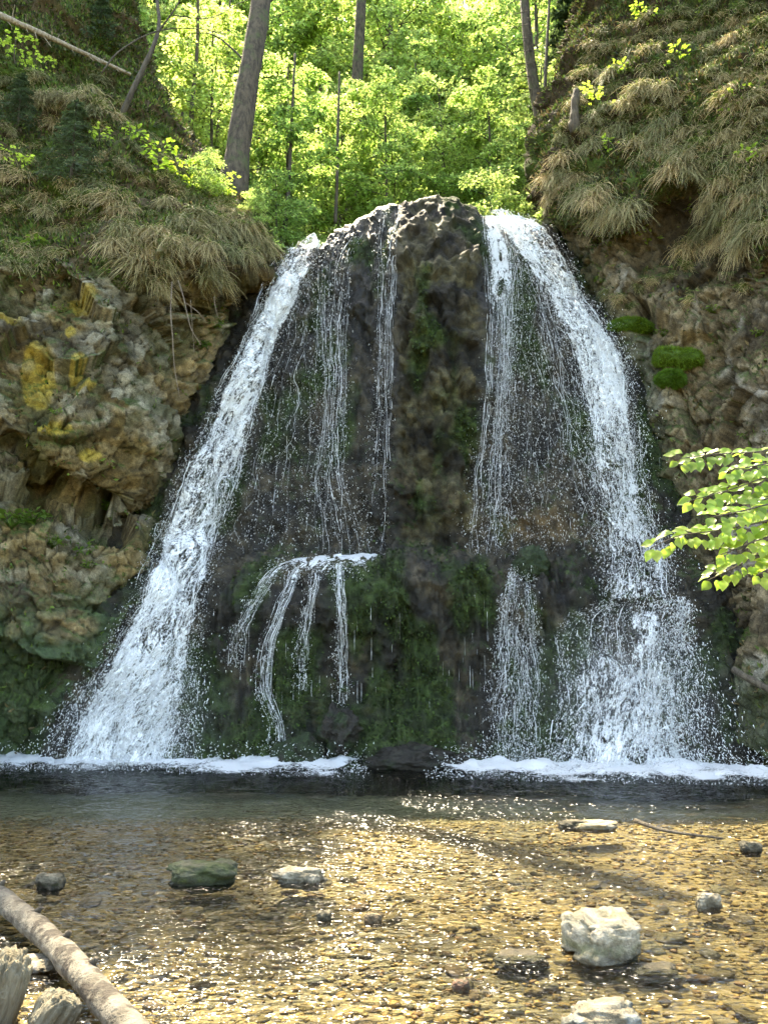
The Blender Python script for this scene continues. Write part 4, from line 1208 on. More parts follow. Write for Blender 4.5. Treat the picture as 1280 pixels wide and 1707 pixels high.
def scatter(poly, n, mind):
    """n pixel spots inside a polygon, at least mind apart"""
    poly = np.array(poly, float); out = []
    lo, hi = poly.min(0), poly.max(0)
    for _ in range(n * 60):
        a, b = rr.uniform(lo[0], hi[0]), rr.uniform(lo[1], hi[1])
        ins = False
        for k in range(len(poly)):
            x1, y1 = poly[k]; x2, y2 = poly[k - 1]
            if (y1 > b) != (y2 > b) and a < (x2 - x1) * (b - y1) / (y2 - y1) + x1: ins = not ins
        if ins and all((a - q[0]) ** 2 + (b - q[1]) ** 2 > mind ** 2 for q in out): out.append((a, b))
        if len(out) >= n: break
    return out

tussocks(BL, [(298, 372), (330, 385), (362, 380), (395, 392), (425, 402), (440, 412), (310, 405), (345, 415), (380, 418), (412, 425), (290, 410), (330, 360), (372, 355), (405, 372), (350, 452), (365, 470), (330, 462)],
         'straw grass tussock hanging over the dark cavity beside the shaded arm', 'tussocks on the overhang lip', .85, 1.15, (0, 1, 4))
tussocks(BL, [(205, 385), (225, 405), (250, 425), (225, 440), (240, 462), (262, 480), (200, 360), (180, 335), (160, 318), (215, 350), (252, 392), (270, 440), (190, 410)],
         'long straw tussock in the hanging column that drapes over the lichen rock', 'tussocks draped over the lichen rock', .9, 1.2, (0, 1, 4))
tussocks(BL, [(130, 165), (150, 155), (172, 178), (190, 195), (150, 185), (60, 170), (55, 130), (95, 160)], 'pale tussock on the upper slope under the fallen pole', 'tussocks under the fallen pole', .8, 1.05, (0, 1, 2))
tussocks(BL, [(25, 415), (45, 425), (75, 420), (100, 425), (60, 440), (20, 440)], 'small greenish tussock on the rock ledge above the yellow lichen', 'tussocks above the lichen', .7, .9, (1, 2, 3))
tussocks(BL, scatter([(0, 120), (180, 130), (250, 220), (330, 300), (420, 370), (300, 380), (150, 400), (0, 400)], 85, 25), 'small mixed tussock on the shaded slope', 'shaded slope tussocks', .5, .85, (1, 2, 3, 5, 5), 'shaded')
tussocks(BL, scatter([(230, 210), (300, 290), (390, 340), (445, 400), (400, 395), (300, 330)], 26, 16), 'short green grass tuft along the bank below the leaning trunk', 'green tufts under the leaning trunk', .6, .9, (3, 5))
tussocks(BR, [(918, 300), (935, 292), (950, 312), (925, 322), (960, 300), (985, 305), (1000, 322), (1015, 340), (1030, 352), (1042, 365), (990, 335), (1005, 360), (1050, 345), (975, 325)],
         'straw tussock in the mop hanging over bare rock next to the sunlit arm', 'mop of tussocks next to the sunlit arm', .9, 1.15, (0, 1, 4))
tussocks(BR, [(1110, 255), (1130, 268), (1090, 240), (1145, 255), (1120, 285), (1080, 265), (1060, 245), (1150, 285), (1100, 215)], 'long straw tussock hanging over the dark earthy hollow', 'tussocks over the dark hollow', .9, 1.2, (0, 1, 4))
tussocks(BR, [(1185, 335), (1210, 345), (1235, 330), (1260, 345), (1195, 370), (1225, 375), (1250, 385), (1275, 380), (1170, 395), (1150, 415), (1270, 330), (1205, 400), (1240, 410)],
         'bushy straw tussock on the ledge above the tan rock at the photo edge', 'tussocks above the tan rock', .9, 1.2, (0, 1, 2, 4))
tussocks(BR, scatter([(985, 60), (1100, 20), (1280, 0), (1280, 320), (1180, 300), (1050, 240), (930, 270), (950, 150)], 105, 23), 'straw and green tussock on the sunlit slope', 'sunlit slope tussocks', .65, 1.05, (0, 1, 2, 3, 5), 'sunlit')
tussocks(BR, [(1010, 490), (1030, 497), (1060, 480), (1085, 470), (1115, 462), (1140, 445), (1050, 510), (1150, 500), (1240, 480)], 'short green and straw tuft on the broken ledge above the moss cushions', 'tufts above the moss cushions', .5, .8, (2, 3, 5))

# ---- low growth on the slopes, moss fuzz on the falls rock: uncountable
def cover(name, label, Gd, w, n, hgt, wid, cols, mat, seed, hang=0.0):
    rs = np.random.default_rng(seed)
    p = w.ravel().astype(float); p = p / p.sum()
    idx = rs.choice(len(p), n, p=p)
    N0 = grid_normals(Gd); N0 = np.where(N0[..., 1:2] > .3, -N0, N0)
    P = Gd.reshape(-1, 3)[idx]; Nr = N0.reshape(-1, 3)[idx]
    k = 3
    P = np.repeat(P, k, 0) + rs.normal(0, .02, (n * k, 3)); Nr = np.repeat(Nr, k, 0)
    D = Nr * .9 + np.array([0, 0, .5 - 1.5 * hang]) + rs.normal(0, .6, (n * k, 3))
    ln = hgt * (.4 + 1.0 * rs.random(n * k))
    V, F = leaf_geo(P, D, rs.normal(0, 1, (n * k, 3)), ln, wid * (.6 + .8 * rs.random(n * k)))
    c = np.array(cols)[rs.integers(0, len(cols), n * k)] * (.6 + .8 * rs.random((n * k, 1)))
    o = link(name, make_mesh(name, V, F, mat, np.repeat(c, 4, 0), smooth=False))
    return tag(o, label, 'low plants', kind='stuff')
pl, ql = proj(LG)
vis = ((pl > -60) & (pl < 500) & (ql > -60)).astype(float)
cover('undergrowth', 'moss and small herbs covering the shaded slope', LG, vis * (L_grass + .03), 21000, .09, .035, [(.065, .12, .022), (.13, .21, .04), (.15, .125, .065), (.03, .045, .014), (.06, .075, .024)], M['moss'], 1)
pl, ql = proj(RG)
vis = ((pl > 880) & (pl < 1340) & (ql > -60)).astype(float)
cover('undergrowth', 'moss and small herbs covering the sunlit cliff slope', RG, vis * (R_grass + .03), 19000, .09, .035, [(.055, .095, .02), (.11, .17, .04), (.15, .12, .06), (.03, .04, .015), (.06, .06, .025)], M['moss'], 2)
pl, ql = proj(TG)
cover('moss_fuzz', 'dark moss fuzz on the wet tufa', TG, T_moss ** 2 * (ql > 400), 11000, .05, .03, [(.024, .045, .011), (.042, .075, .016), (.016, .026, .009)], M['moss'], 3, 1.0)

# moss cushions beside the sunlit arm
def cushion(label, px_, py_, rx, rz_, seed):
    p, nr = hit(BR, px_, py_)
    V1, F1, V2, F2, V3, F3 = ico_data()
    n = unit(nr + np.array([0, -.2, .5]))
    V = V2 * np.array([rx, .22, rz_])
    V = V * (1 + .55 * fbm(V + seed, 4, 4, seed))[:, None]
    t = thing('moss_cushion', label, 'moss', p, group='moss cushions on the rock')
    link('cushion', make_mesh('cushion', V, F2, M['moss'], np.broadcast_to(np.array((.075, .14, .014)), (len(V), 3))), t)
    rs = np.random.default_rng(seed)
    k = rs.integers(0, len(V), 4200)
    Vn = unit(V2 / np.array([rx, .22, rz_]))[k]
    Vv, Ff = leaf_geo(V[k] + rs.normal(0, .008, (4200, 3)), Vn + rs.normal(0, .4, (4200, 3)) - np.array([0, 0, .3]), rs.normal(0, 1, (4200, 3)), .03 + .03 * rs.random(4200), np.full(4200, .012))
    c = np.array((.10, .19, .016)) * (.6 + .9 * rs.random((4200, 1)))
    f = link('moss_fronds', make_mesh('moss_fronds', Vv, Ff, M['moss'], np.repeat(c, 4, 0), smooth=False), t); f['kind'] = 'stuff'
cushion('bright green moss cushion on the ledge right against the sunlit arm', 1052, 545, .36, .15, 1)
cushion('wide bright green moss cushion below and outward of the other cushion', 1128, 598, .42, .18, 2)
cushion('small moss tuft tucked under the wide moss cushion', 1118, 632, .20, .14, 3)

# ================================================================== THINGS ON THE SLOPES
def tubes_px(segs, sides=6): return [(resample(np.stack([unp(*q) for q in p]), 18), np.linspace(a, b, 18)) for p, a, b in segs]

def onL(px_, py_, out=.05):
    p, nr = hit(BL, px_, py_); return p + nr * out
# fallen pole high on the shaded slope
A, B_ = onL(-60, 2, .25), onL(215, 132, .12)
A = unp(-60, -2, A[1] - .2)
path = resample(np.stack([A, unp(60, 52, (A[1] + B_[1]) / 2 - .35), B_]), 24)
t = thing('fallen_pole', 'bleached fallen pole with broken twig stubs lying across the upper shaded slope', 'dead trunk', path[0])
link('trunk', tubes_mesh('trunk', [(path, np.linspace(.075, .035, 24))], M['dead'], path[0], 9, .2), t)
st = []
for k in range(13):
    i = 5 + int(k * 1.35); d_ = np.array([rr.uniform(-.2, .5), rr.uniform(-.6, 0), rr.choice([-1, 1]) * rr.uniform(.4, 1)])
    st.append((resample(np.stack([path[i], path[i] + d_ * .12, path[i] + d_ * rr.uniform(.2, .38) + np.array([.05, 0, -.03])]), 6), np.linspace(.012, .004, 6)))
for q in st: link('twig_stub', tubes_mesh('twig_stub', [q], M['dead'], path[0], 5), t)
# curved bare sapling
b0 = onL(202, 196, .0)
Yb = b0[1]
trk = [(202, 196, Yb), (222, 150, Yb - .1), (240, 112, Yb - .05), (258, 72, Yb), (266, 38, Yb + .1), (262, 0, Yb + .2), (258, -60, Yb + .3)]
P = np.stack([unp(*q) for q in trk])
t = thing('bare_sapling', 'curved bare dark sapling leaning out over the slope above the tussocks', 'tree', P[0])
link('trunk', tubes_mesh('trunk', [(resample(P, 30), np.linspace(.062, .022, 30))], M['thin_bark'], P[0], 8, .12), t)
link('limbs', tubes_mesh('limbs', tubes_px([([(262, 55, Yb + .05), (285, 25, Yb), (300, 0, Yb), (312, -40, Yb)], .022, .008), ([(170, 122, Yb - .4), (200, 85, Yb - .3), (262, 52, Yb), (330, 48, Yb + .3), (400, 62, Yb + .6)], .018, .006),
                                         ([(258, 72, Yb), (300, 96, Yb), (325, 118, Yb + .2)], .010, .004), ([(285, 25, Yb), (350, 30, Yb + .2), (400, 5, Yb + .4), (440, -10, Yb + .5)], .012, .005)]), M['thin_bark'], P[0], 5), t)

# leafy seedlings
def make_seedling(H, n, leaf, seed, spread):
    rs = np.random.default_rng(seed)
    parts = []; tips = []
    for k in range(5):
        az = k * 2.4 + rs.random(); d_ = np.array([math.cos(az), math.sin(az) * .7, 0]); h = H * (.3 + .15 * k)
        p = np.stack([np.array([0, 0, h]), np.array([0, 0, h + .08 * H]) + d_ * spread * .5, np.array([0, 0, h + .10 * H]) + d_ * spread * (.8 + .3 * rs.random())])
        parts.append((resample(p, 8), np.linspace(.006, .002, 8))); tips.append(p)
    st = np.stack([np.array([.04 * H * math.sin(s_ * 3), 0, s_ * H]) for s_ in np.linspace(0, 1, 8)])
    V, F = spray_crown_seed(tips, n, leaf, rs)
    return (tubes_mesh('stem', [(st, np.linspace(.012, .004, 8))], M['thin_bark'], sides=6), tubes_mesh('twigs', parts, M['thin_bark'], sides=4),
            make_mesh('leaves', V, F, M['near_leaf'], np.repeat(np.clip(1 + rs.normal(0, .2, (n, 1)), .5, 1.6) * np.ones((1, 3)), 4, 0), smooth=False))
def spray_crown_seed(br, n, leaf, rs):
    k = rs.integers(0, len(br), n); tt = .15 + .85 * rs.random(n)
    B = np.stack([resample(b, 10) for b in br]); i = np.minimum((tt * 9).astype(int), 8)
    P = B[k, i]; T = unit(B[k, i + 1] - B[k, i]); S = unit(np.cross(T, [0, 0, 1.0])); sg = rs.choice([-1, 1], n)[:, None]
    P = P + S * sg * (rs.random((n, 1)) * .10) + rs.normal(0, .025, (n, 3))
    ln = leaf * (.7 + .5 * rs.random(n))
    return leaf_geo(P, T * .6 + S * sg + rs.normal(0, .3, (n, 3)), np.array([0, 0, 1.0]) + rs.normal(0, .35, (n, 3)), ln, ln * .66)
SEED = [make_seedling(.9, 90, .10, 1, .42), make_seedling(.7, 70, .10, 2, .40), make_seedling(.45, 45, .09, 3, .28)]
def seedling(bvh, px_, py_, k, s_, label, out=.0):
    p, nr = hit(bvh, px_, py_)
    if p is None: return
    t = thing('seedling', label, 'young tree', p + nr * out, (0, 0, rr.uniform(0, 6)), 'leafy seedlings on the cliffs', s_)
    for nm, me in zip(('stem', 'twigs', 'leaves'), SEED[k]): link(nm, me, t)
seedling(BL, 262, 330, 0, 1.15, 'light green seedling with broad leaves in the middle of the shaded slope')
seedling(BL, 300, 320, 1, .9, 'second leafy seedling just downslope of the broad leaved one')
seedling(BL, 372, 342, 1, .8, 'small leafy seedling at the foot of the leaning trunk')
seedling(BL, 25, 110, 1, 1.0, 'dim leafy seedling in the upper corner below the fallen pole')
seedling(BR, 992, 205, 0, .9, 'glowing yellow green seedling at the edge of the tussock cliff')
seedling(BR, 1075, 65, 0, .95, 'glowing yellow green seedling near the top of the tussock cliff')
seedling(BR, 1035, 140, 2, 1.0, 'tiny leafy seedling between tussocks on the sunlit slope')
seedling(BR, 1180, 40, 1, .8, 'yellowish seedling beside the earth bank at the cliff top')
seedling(BR, 1085, 420, 2, 1.2, 'spindly seedling on bare rock under the dark hollow')
seedling(BR, 1160, 370, 2, .9, 'little green seedling at the edge of the dark earthy hollow')

for a, b, k, s_, lab in ((60, 140, 1, .9, 'leafy sprig right under the fallen pole'), (225, 255, 2, 1.1, 'leafy sprig between the curved sapling and the broad leaved seedling'), (30, 300, 1, .8, 'leafy sprig at the photo edge beside the lowest spruce sapling'), (165, 250, 2, 1.0, 'leafy sprig just upslope of the draped tussocks'),
                         (320, 335, 2, 1.0, 'leafy sprig on the green bank near the leaning trunk')):
    seedling(BL, a, b, k, s_, lab)
for a, b, k, s_, lab in ((1130, 120, 2, 1.1, 'leafy sprig in the middle of the sunlit slope'), (1225, 200, 1, .8, 'leafy sprig near the photo edge on the sunlit slope'), (1015, 265, 2, .9, 'leafy sprig just above the mop of tussocks'), (1250, 290, 2, 1.0, 'leafy sprig above the bushy ledge tussocks')):
    seedling(BR, a, b, k, s_, lab)
# low herbs
def make_herb(n, leaf, seed):
    rs = np.random.default_rng(seed)
    az = rs.random(n) * 6.28; r_ = .16 * np.sqrt(rs.random(n)); P = np.stack([np.cos(az) * r_, np.sin(az) * r_, .06 + .12 * rs.random(n)], -1)
    D = np.stack([np.cos(az), np.sin(az), rs.normal(0, .3, n)], -1) + rs.normal(0, .3, (n, 3))
    ln = leaf * (.6 + .7 * rs.random(n))
    V, F = leaf_geo(P, D, np.array([0, -.3, 1.0]) + rs.normal(0, .4, (n, 3)), ln, ln * .75)
    stems = [(np.stack([np.array([0, 0, 0]), P[k] * .6, P[k]]), np.array([.005, .004, .003])) for k in range(0, n, 2)]
    return make_mesh('leaves', V, F, M['herb'], np.repeat(np.clip(1 + rs.normal(0, .2, (n, 1)), .5, 1.6) * np.ones((1, 3)), 4, 0), smooth=False), tubes_mesh('stems', stems, M['herb'], sides=3, cols=[(.8, 1, .6)] * len(stems))
HERB = [make_herb(46, .10, 1), make_herb(34, .085, 2)]
def herb(bvh, px_, py_, k, s_, label):
    p, nr = hit(bvh, px_, py_)
    if p is None: return
    t = thing('leafy_herb', label, 'plant', p - np.array([0, .02, .03]), (0, 0, rr.uniform(0, 6)), 'leafy herbs on the rock', s_)
    for nm, me in zip(('leaves', 'stems'), HERB[k]): link(nm, me, t)
for a, b, k, s_, lab in ((20, 880, 0, 1.4, 'leafy herb clump at the photo edge on the ledge below the rock cavity'), (55, 872, 0, 1.3, 'tallest leafy herb clump on the ledge below the rock cavity'), (88, 912, 1, 1.2, 'low herb clump at the lower end of the cavity ledge'),
                         (182, 850, 1, 1.0, 'small herb clump alone on the rock nose beside the shaded cascade'), (143, 925, 1, 1.0, 'herb clump on brown leaf litter under the rock nose'), (150, 945, 1, .7, 'lowest tiny herb on the leaf litter'),
                         (95, 690, 1, .6, 'tiny herb in a crack of the lichen rock'), (335, 580, 0, .8, 'green herb in the dark recess below the hanging roots'), (358, 545, 1, .9, 'herb near the top of the dark recess by the roots'), (405, 520, 1, .7, 'little herb clinging next to the shaded cascade'),
                         (200, 480, 0, .7, 'herb sprig under the draped tussocks'), (60, 415, 0, 1.0, 'green herb among the tussocks above the lichen'), (100, 520, 1, .6, 'small herb beside the upper lichen patch'), (20, 60, 0, 1.6, 'broad dim herb in the corner above the fallen pole')):
    herb(BL, a, b, k, s_, lab)
for a, b, k, s_, lab in ((1105, 560, 1, .8, 'herb between the two moss cushions'), (1000, 470, 1, .8, 'herb on the brown rock close to the sunlit arm'), (1240, 730, 1, .6, 'tiny herb on the tan rock behind the leafy branch'), (1190, 520, 0, .7, 'herb under the bushy tussocks on the tan rock'), (1265, 560, 1, .7, 'herb at the photo edge on the tan rock')):
    herb(BR, a, b, k, s_, lab)

# hanging roots under the overhang lip
p, nr = hit(BL, 300, 470); Yr = p[1] - .45
for lab, segs in (('long pale root dangling straight down beside the recess', [([(287, 470, Yr), (285, 520, Yr), (288, 560, Yr), (291, 610, Yr), (300, 662, Yr)], .013, .004)]),
                  ('forked pale roots hanging from the lip in front of the dark recess', [([(297, 468, Yr + .1), (306, 495, Yr + .1), (318, 545, Yr + .15), (335, 575, Yr + .2)], .014, .005), ([(310, 505, Yr + .1), (330, 520, Yr + .2), (343, 535, Yr + .2)], .009, .004), ([(318, 500, Yr + .1), (322, 560, Yr + .2), (324, 588, Yr + .2)], .006, .003)]),
                  ('thin looping rootlet nearest the shaded cascade under the lip', [([(357, 495, Yr + .5), (360, 515, Yr + .5), (365, 530, Yr + .55), (372, 527, Yr + .6)], .009, .004)])):
    ps = tubes_px(segs)
    o = link('hanging_root', tubes_mesh('hanging_root', ps, M['root'], ps[0][0][0], 6, .25), None, ps[0][0][0])
    tag(o, lab, 'root', 'roots hanging under the lip')

# stump post at the cliff edge, dark stick by the spray
p, nr = hit(BR, 962, 190)
pts = np.stack([unp(958, 222, p[1] - .2), unp(957, 190, p[1] - .2), unp(960, 150, p[1] - .15)])
o = link('mossy_stump', tubes_mesh('mossy_stump', [(resample(pts, 20), np.linspace(.10, .07, 20))], M['bark'], pts[0], 12, .5), None, pts[0])
tag(o, 'dark mossy stump standing at the edge of the tussock cliff', 'stump')
pts = np.stack([unp(1222, 1116, 11.2), unp(1245, 1130, 11.0), unp(1300, 1160, 10.7)])
o = link('dark_stick', tubes_mesh('dark_stick', [(resample(pts, 16), np.linspace(.05, .04, 16))], M['thin_bark'], pts[0], 8, .25), None, pts[0])
tag(o, 'dark wet stick poking out of the bank beside the spray', 'stick')

# ================================================================== THE POOL
def gp(px_, py_, z=0.0):
    u = (853.5 - py_) / FOC; wy = CP - u * SP; wz = SP + u * CP
    Y_ = (z - 1.6) / wz * wy
    return unp(px_, py_, Y_)

def boulder(name, label, px_, py_, size, cols, moss=0.0, seed=0, sink=.3, rz=0, snow=None, mat='boulder', fac=1.0, group=None):
    p = gp(px_, py_, 0.0)
    V1, F1, V, F, V3, F3 = ico_data()
    V = V.copy()
    V = np.sign(V) * np.abs(V) ** .6
    f1, e1, i1 = facet(V + seed * 3.7, .8, seed + 1); f2, e2, i2 = facet(V + seed * 5.1, 2.2, seed + 2)
    V = V * (1 + fac * (.26 * f1 + .12 * f2) + .13 * fbm(V + seed, 3.5, 5, seed, .6))[:, None]
    V = V * np.array(size)
    V[:, 2] += size[2] * (1 - 2 * sink)
    c = mixc(np.array(cols[0]), np.array(cols[1]), sstep(-.2, .3, fbm(V / max(size) + seed, 2.5, 4, seed + 4)))
    if moss:
        m_ = sstep(.35, -.1, np.abs(V[:, 2] / size[2] - .45)) * sstep(-.1, .2, fbm(V / max(size), 4, 4, seed + 6) + moss - .5)
        c = mixc(c, (.07, .08, .016), .85 * m_)
    wetz = sstep(.05, .0, V[:, 2] - .012)
    c = c * (1 - .55 * wetz)[:, None]
    o = link(name, make_mesh(name, V, F, M[mat], c), None, p, (0, 0, rz))
    return tag(o, label, 'rock', group)
PALE, GREY, DARK = (.29, .255, .185), (.15, .125, .08), (.05, .043, .025)
boulder('boulder', 'large pale angular boulder with mossy sides standing out of the sunlit shallows', 1008, 1585, (.19, .16, .115), (PALE, (.19, .165, .10)), .75, 3, .22, .3)
boulder('boulder', 'dark mossy wedge shaped rock in the shaded shallows', 335, 1470, (.22, .14, .09), ((.06, .06, .035), (.04, .05, .015)), .6, 8, .28, .2)
boulder('boulder', 'flat whitish rock with water breaking over it beside the dark mossy rock', 498, 1470, (.16, .10, .06), (PALE, GREY), 0, 12, .3, -.2)
boulder('boulder', 'small brownish rock alone in the shaded water above the log', 84, 1478, (.09, .065, .06), (GREY, DARK), .3, 15, .3)
boulder('boulder', 'pale knobbly small rock beyond the large pale boulder', 1180, 1512, (.07, .05, .055), (GREY, PALE), .2, 17, .3)
boulder('boulder', 'rounded grey rock cut off by the bottom edge of the photo', 1008, 1716, (.145, .11, .075), (GREY, (.16, .17, .15)), 0, 19, .35)
boulder('boulder', 'flat tawny rock breaking the surface far out near the floating stick', 990, 1380, (.20, .11, .045), ((.34, .25, .13), PALE), 0, 22, .35)
boulder('boulder', 'low dark rock just awash left of the far tawny rock', 955, 1380, (.13, .09, .045), (DARK, GREY), 0, 24, .35)
boulder('boulder', 'small brown stone poking out midway in the sunlit pool', 540, 1536, (.04, .035, .04), (GREY, DARK), 0, 27, .3)
boulder('boulder', 'small wet stone beside the glitter right of the middle stone', 622, 1538, (.05, .04, .035), ((.22, .15, .08), DARK), 0, 28, .3)
boulder('boulder', 'reddish stone in the near sunlit shallows', 768, 1648, (.04, .034, .03), ((.14, .075, .045), GREY), 0, 30, .35)
boulder('boulder', 'broad flat stone under the thin water beside the log', 55, 1612, (.14, .10, .04), (GREY, (.22, .20, .17)), 0, 33, .45)
boulder('boulder', 'small dark stone showing in the trunk shadow', 1250, 1418, (.08, .05, .05), (DARK, GREY), 0, 35, .35)
boulder('boulder', 'flat pale stone under the surface near the big boulder', 1090, 1610, (.12, .08, .035), (GREY, (.16, .13, .07)), .2, 37, .95)
boulder('boulder', 'olive submerged stone touching the big boulder', 870, 1590, (.13, .10, .04), ((.14, .11, .05), GREY), .3, 39, .95)
# rocks at the foot of the falls
def foot_rock(label, px_, py_, Y_, size, seed, moss):
    c = unp(px_, py_, Y_)
    V1, F1, V, F, V3, F3 = ico_data()
    f1, e1, i1 = facet(V + seed * 3.7, 1.2, seed + 1)
    f2, e2, i2 = facet(V + seed, 3.0, seed + 3)
    V = V * (1 + .22 * f1 + .12 * f2 + .30 * fbm(V + seed, 3.5, 5, seed, .65))[:, None] * np.array(size)
    col = mixc(np.array((.022, .019, .014)), np.array((.018, .030, .009)), sstep(-.1, .3, fbm(V + seed, 6, 4, seed + 2) + moss))
    o = link('foot_rock', make_mesh('foot_rock', V, F, M['rock'], col, {'wet': np.full(len(V), .7)}), None, c)
    tag(o, label, 'rock', 'wet rocks at the foot of the falls')
foot_rock('dripping round knob of rock under the straight ledge trickle', 566, 1218, 11.75, (.27, .26, .33), 2, .1)
foot_rock('mossy wet rock at the waterline beside the dripping knob', 505, 1262, 11.8, (.42, .3, .3), 4, .2)
foot_rock('long dark sloping rock at the waterline under the dry rib', 690, 1268, 11.75, (.70, .4, .22), 6, -.2)
foot_rock('low dark rock at the waterline between rib and splashing veil', 770, 1275, 11.65, (.4, .3, .16), 9, -.1)
foot_rock('mossy mound under the splashing veil on the ledge', 885, 945, 12.35, (.28, .25, .30), 11, .5)

# water running white over the knob
KN = Flow([(1172, 556, 580), (1190, 540, 594), (1215, 532, 600), (1250, 528, 604), (1275, 526, 606)], 20, 10)

# twig floating
pts = np.stack([gp(1058, 1368, .05), gp(1110, 1385, .03), gp(1205, 1398, .01)])
o = link('floating_stick', tubes_mesh('floating_stick', [(resample(pts, 20), np.linspace(.022, .008, 20))], M['thin_bark'], pts[0], 7, .2), None, pts[0])
tag(o, 'thin brown stick lying in the sunlit far shallows', 'stick')

# log in the corner
a, b = gp(-60, 1452, .12), gp(222, 1722, .09)
path = resample(np.stack([a, gp(60, 1545, .10), gp(140, 1628, .09), b, b + (b - gp(140, 1628, .09)) * .35]), 60)
t = thing('log', 'pale barked log lying diagonally across the near corner of the pool', 'log', path[0])
V, F = tube(path, np.linspace(.066, .062, 60), 22, True, .16, 3)
link('bark', make_mesh('bark', V - path[0], fixq(F), M['log']), t)
kn = []
for k in (12, 24, 33, 41): kn.append((np.stack([path[k] + np.array([.05, -.02, .05]), path[k] + np.array([.085, -.05, .085])]), np.array([.022, .012])))
for q in kn: link('knot', tubes_mesh('knot', [q], M['thin_bark'], path[0], 8), t)
# weathered wood pieces
def wood(label, px_, py_, z, size, seed, rot):
    p = gp(px_, py_, z)
    V1, F1, V, F, V3, F3 = ico_data()
    V = np.sign(V) * np.abs(V) ** .65
    g_ = fbm(V * np.array([3, 3, .5]), 2.2, 4, seed)
    V = V * (1 + .20 * g_ + .12 * fbm(V + seed, 1.3, 3, seed + 3))[:, None] * np.array(size)
    o = link('driftwood', make_mesh('driftwood', V, F, M['drift']), None, p, rot)
    tag(o, label, 'driftwood', 'weathered wood by the log')
wood('weathered stump of wood at the very corner of the photo', 2, 1668, .10, (.085, .09, .20), 2, (.1, .25, .3))
wood('broken weathered wood chunk lying between the corner stump and the log', 92, 1690, .08, (.085, .08, .085), 5, (.3, .5, .8))

# ---- pebbles: the largest are stones of their own, the rest one mass
V1, F1, V2_, F2_, V3, F3 = ico_data()
def pebble_mesh(seed):
    V = np.sign(V3) * np.abs(V3) ** .85
    f1, e1, i1 = facet(V + seed * 2.3, .9, seed)
    V = V * (1 + .22 * f1 + .12 * fbm(V + seed, 1.5, 3, seed))[:, None]
    return make_mesh('stone', V * np.array([1, .75, .32]), F3, M['stone'])
PEB = [pebble_mesh(400 + k) for k in range(8)]
spots = []
rp_ = np.random.default_rng(77)
tries = 0
while len(spots) < 300 and tries < 20000:
    tries += 1
    y_ = 3.3 + 3.7 * rp_.random() ** 1.6; x_ = (rp_.random() - .5) * 1.15 * y_
    s_ = .028 + .05 * rp_.random() ** 2.5 + .004 * (y_ - 3)
    if all((x_ - q[0]) ** 2 + (y_ - q[1]) ** 2 > (s_ + q[2]) ** 2 * .7 for q in spots): spots.append((x_, y_, s_))
zs = bed_z(np.array([q[0] for q in spots]), np.array([q[1] for q in spots]))
for k, (x_, y_, s_) in enumerate(spots):
    link('stone', PEB[k % 8], stream_bed, (x_, y_, float(zs[k]) + s_ * .18), (rp_.normal(0, .15), rp_.normal(0, .15), rp_.random() * 6.28), s_)
n = 14500
y_ = 2.6 + 7.2 * rp_.random(n) ** 1.25; x_ = (rp_.random(n) - .5) * 1.35 * (y_ + .4)
s_ = .012 + .026 * rp_.random(n) ** 2.4 + .0016 * (y_ - 3)
z_ = bed_z(x_, y_) + s_ * .12
az = rp_.random(n) * 6.28
j = 1 + rp_.normal(0, .18, (n, 12, 1))
W = V1[None] * j * np.stack([s_, s_ * (.6 + .3 * rp_.random(n)), s_ * .32], -1)[:, None]
cx, sx = np.cos(az)[:, None], np.sin(az)[:, None]
W = np.stack([W[..., 0] * cx - W[..., 1] * sx, W[..., 0] * sx + W[..., 1] * cx, W[..., 2]], -1) + np.stack([x_, y_, z_], -1)[:, None]
pal = np.array([(.20, .135, .05), (.26, .18, .07), (.16, .115, .05), (.33, .26, .14), (.20, .12, .055), (.18, .14, .075), (.28, .20, .09), (.13, .095, .05)])
pc = pal[rp_.integers(0, len(pal), n)] * (.78 + .45 * rp_.random((n, 1)))
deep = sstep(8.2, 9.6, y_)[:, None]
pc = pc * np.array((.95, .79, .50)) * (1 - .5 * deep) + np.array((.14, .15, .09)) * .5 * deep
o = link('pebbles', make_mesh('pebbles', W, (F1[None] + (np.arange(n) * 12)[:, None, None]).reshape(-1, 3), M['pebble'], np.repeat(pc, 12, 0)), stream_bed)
o['kind'] = 'stuff'

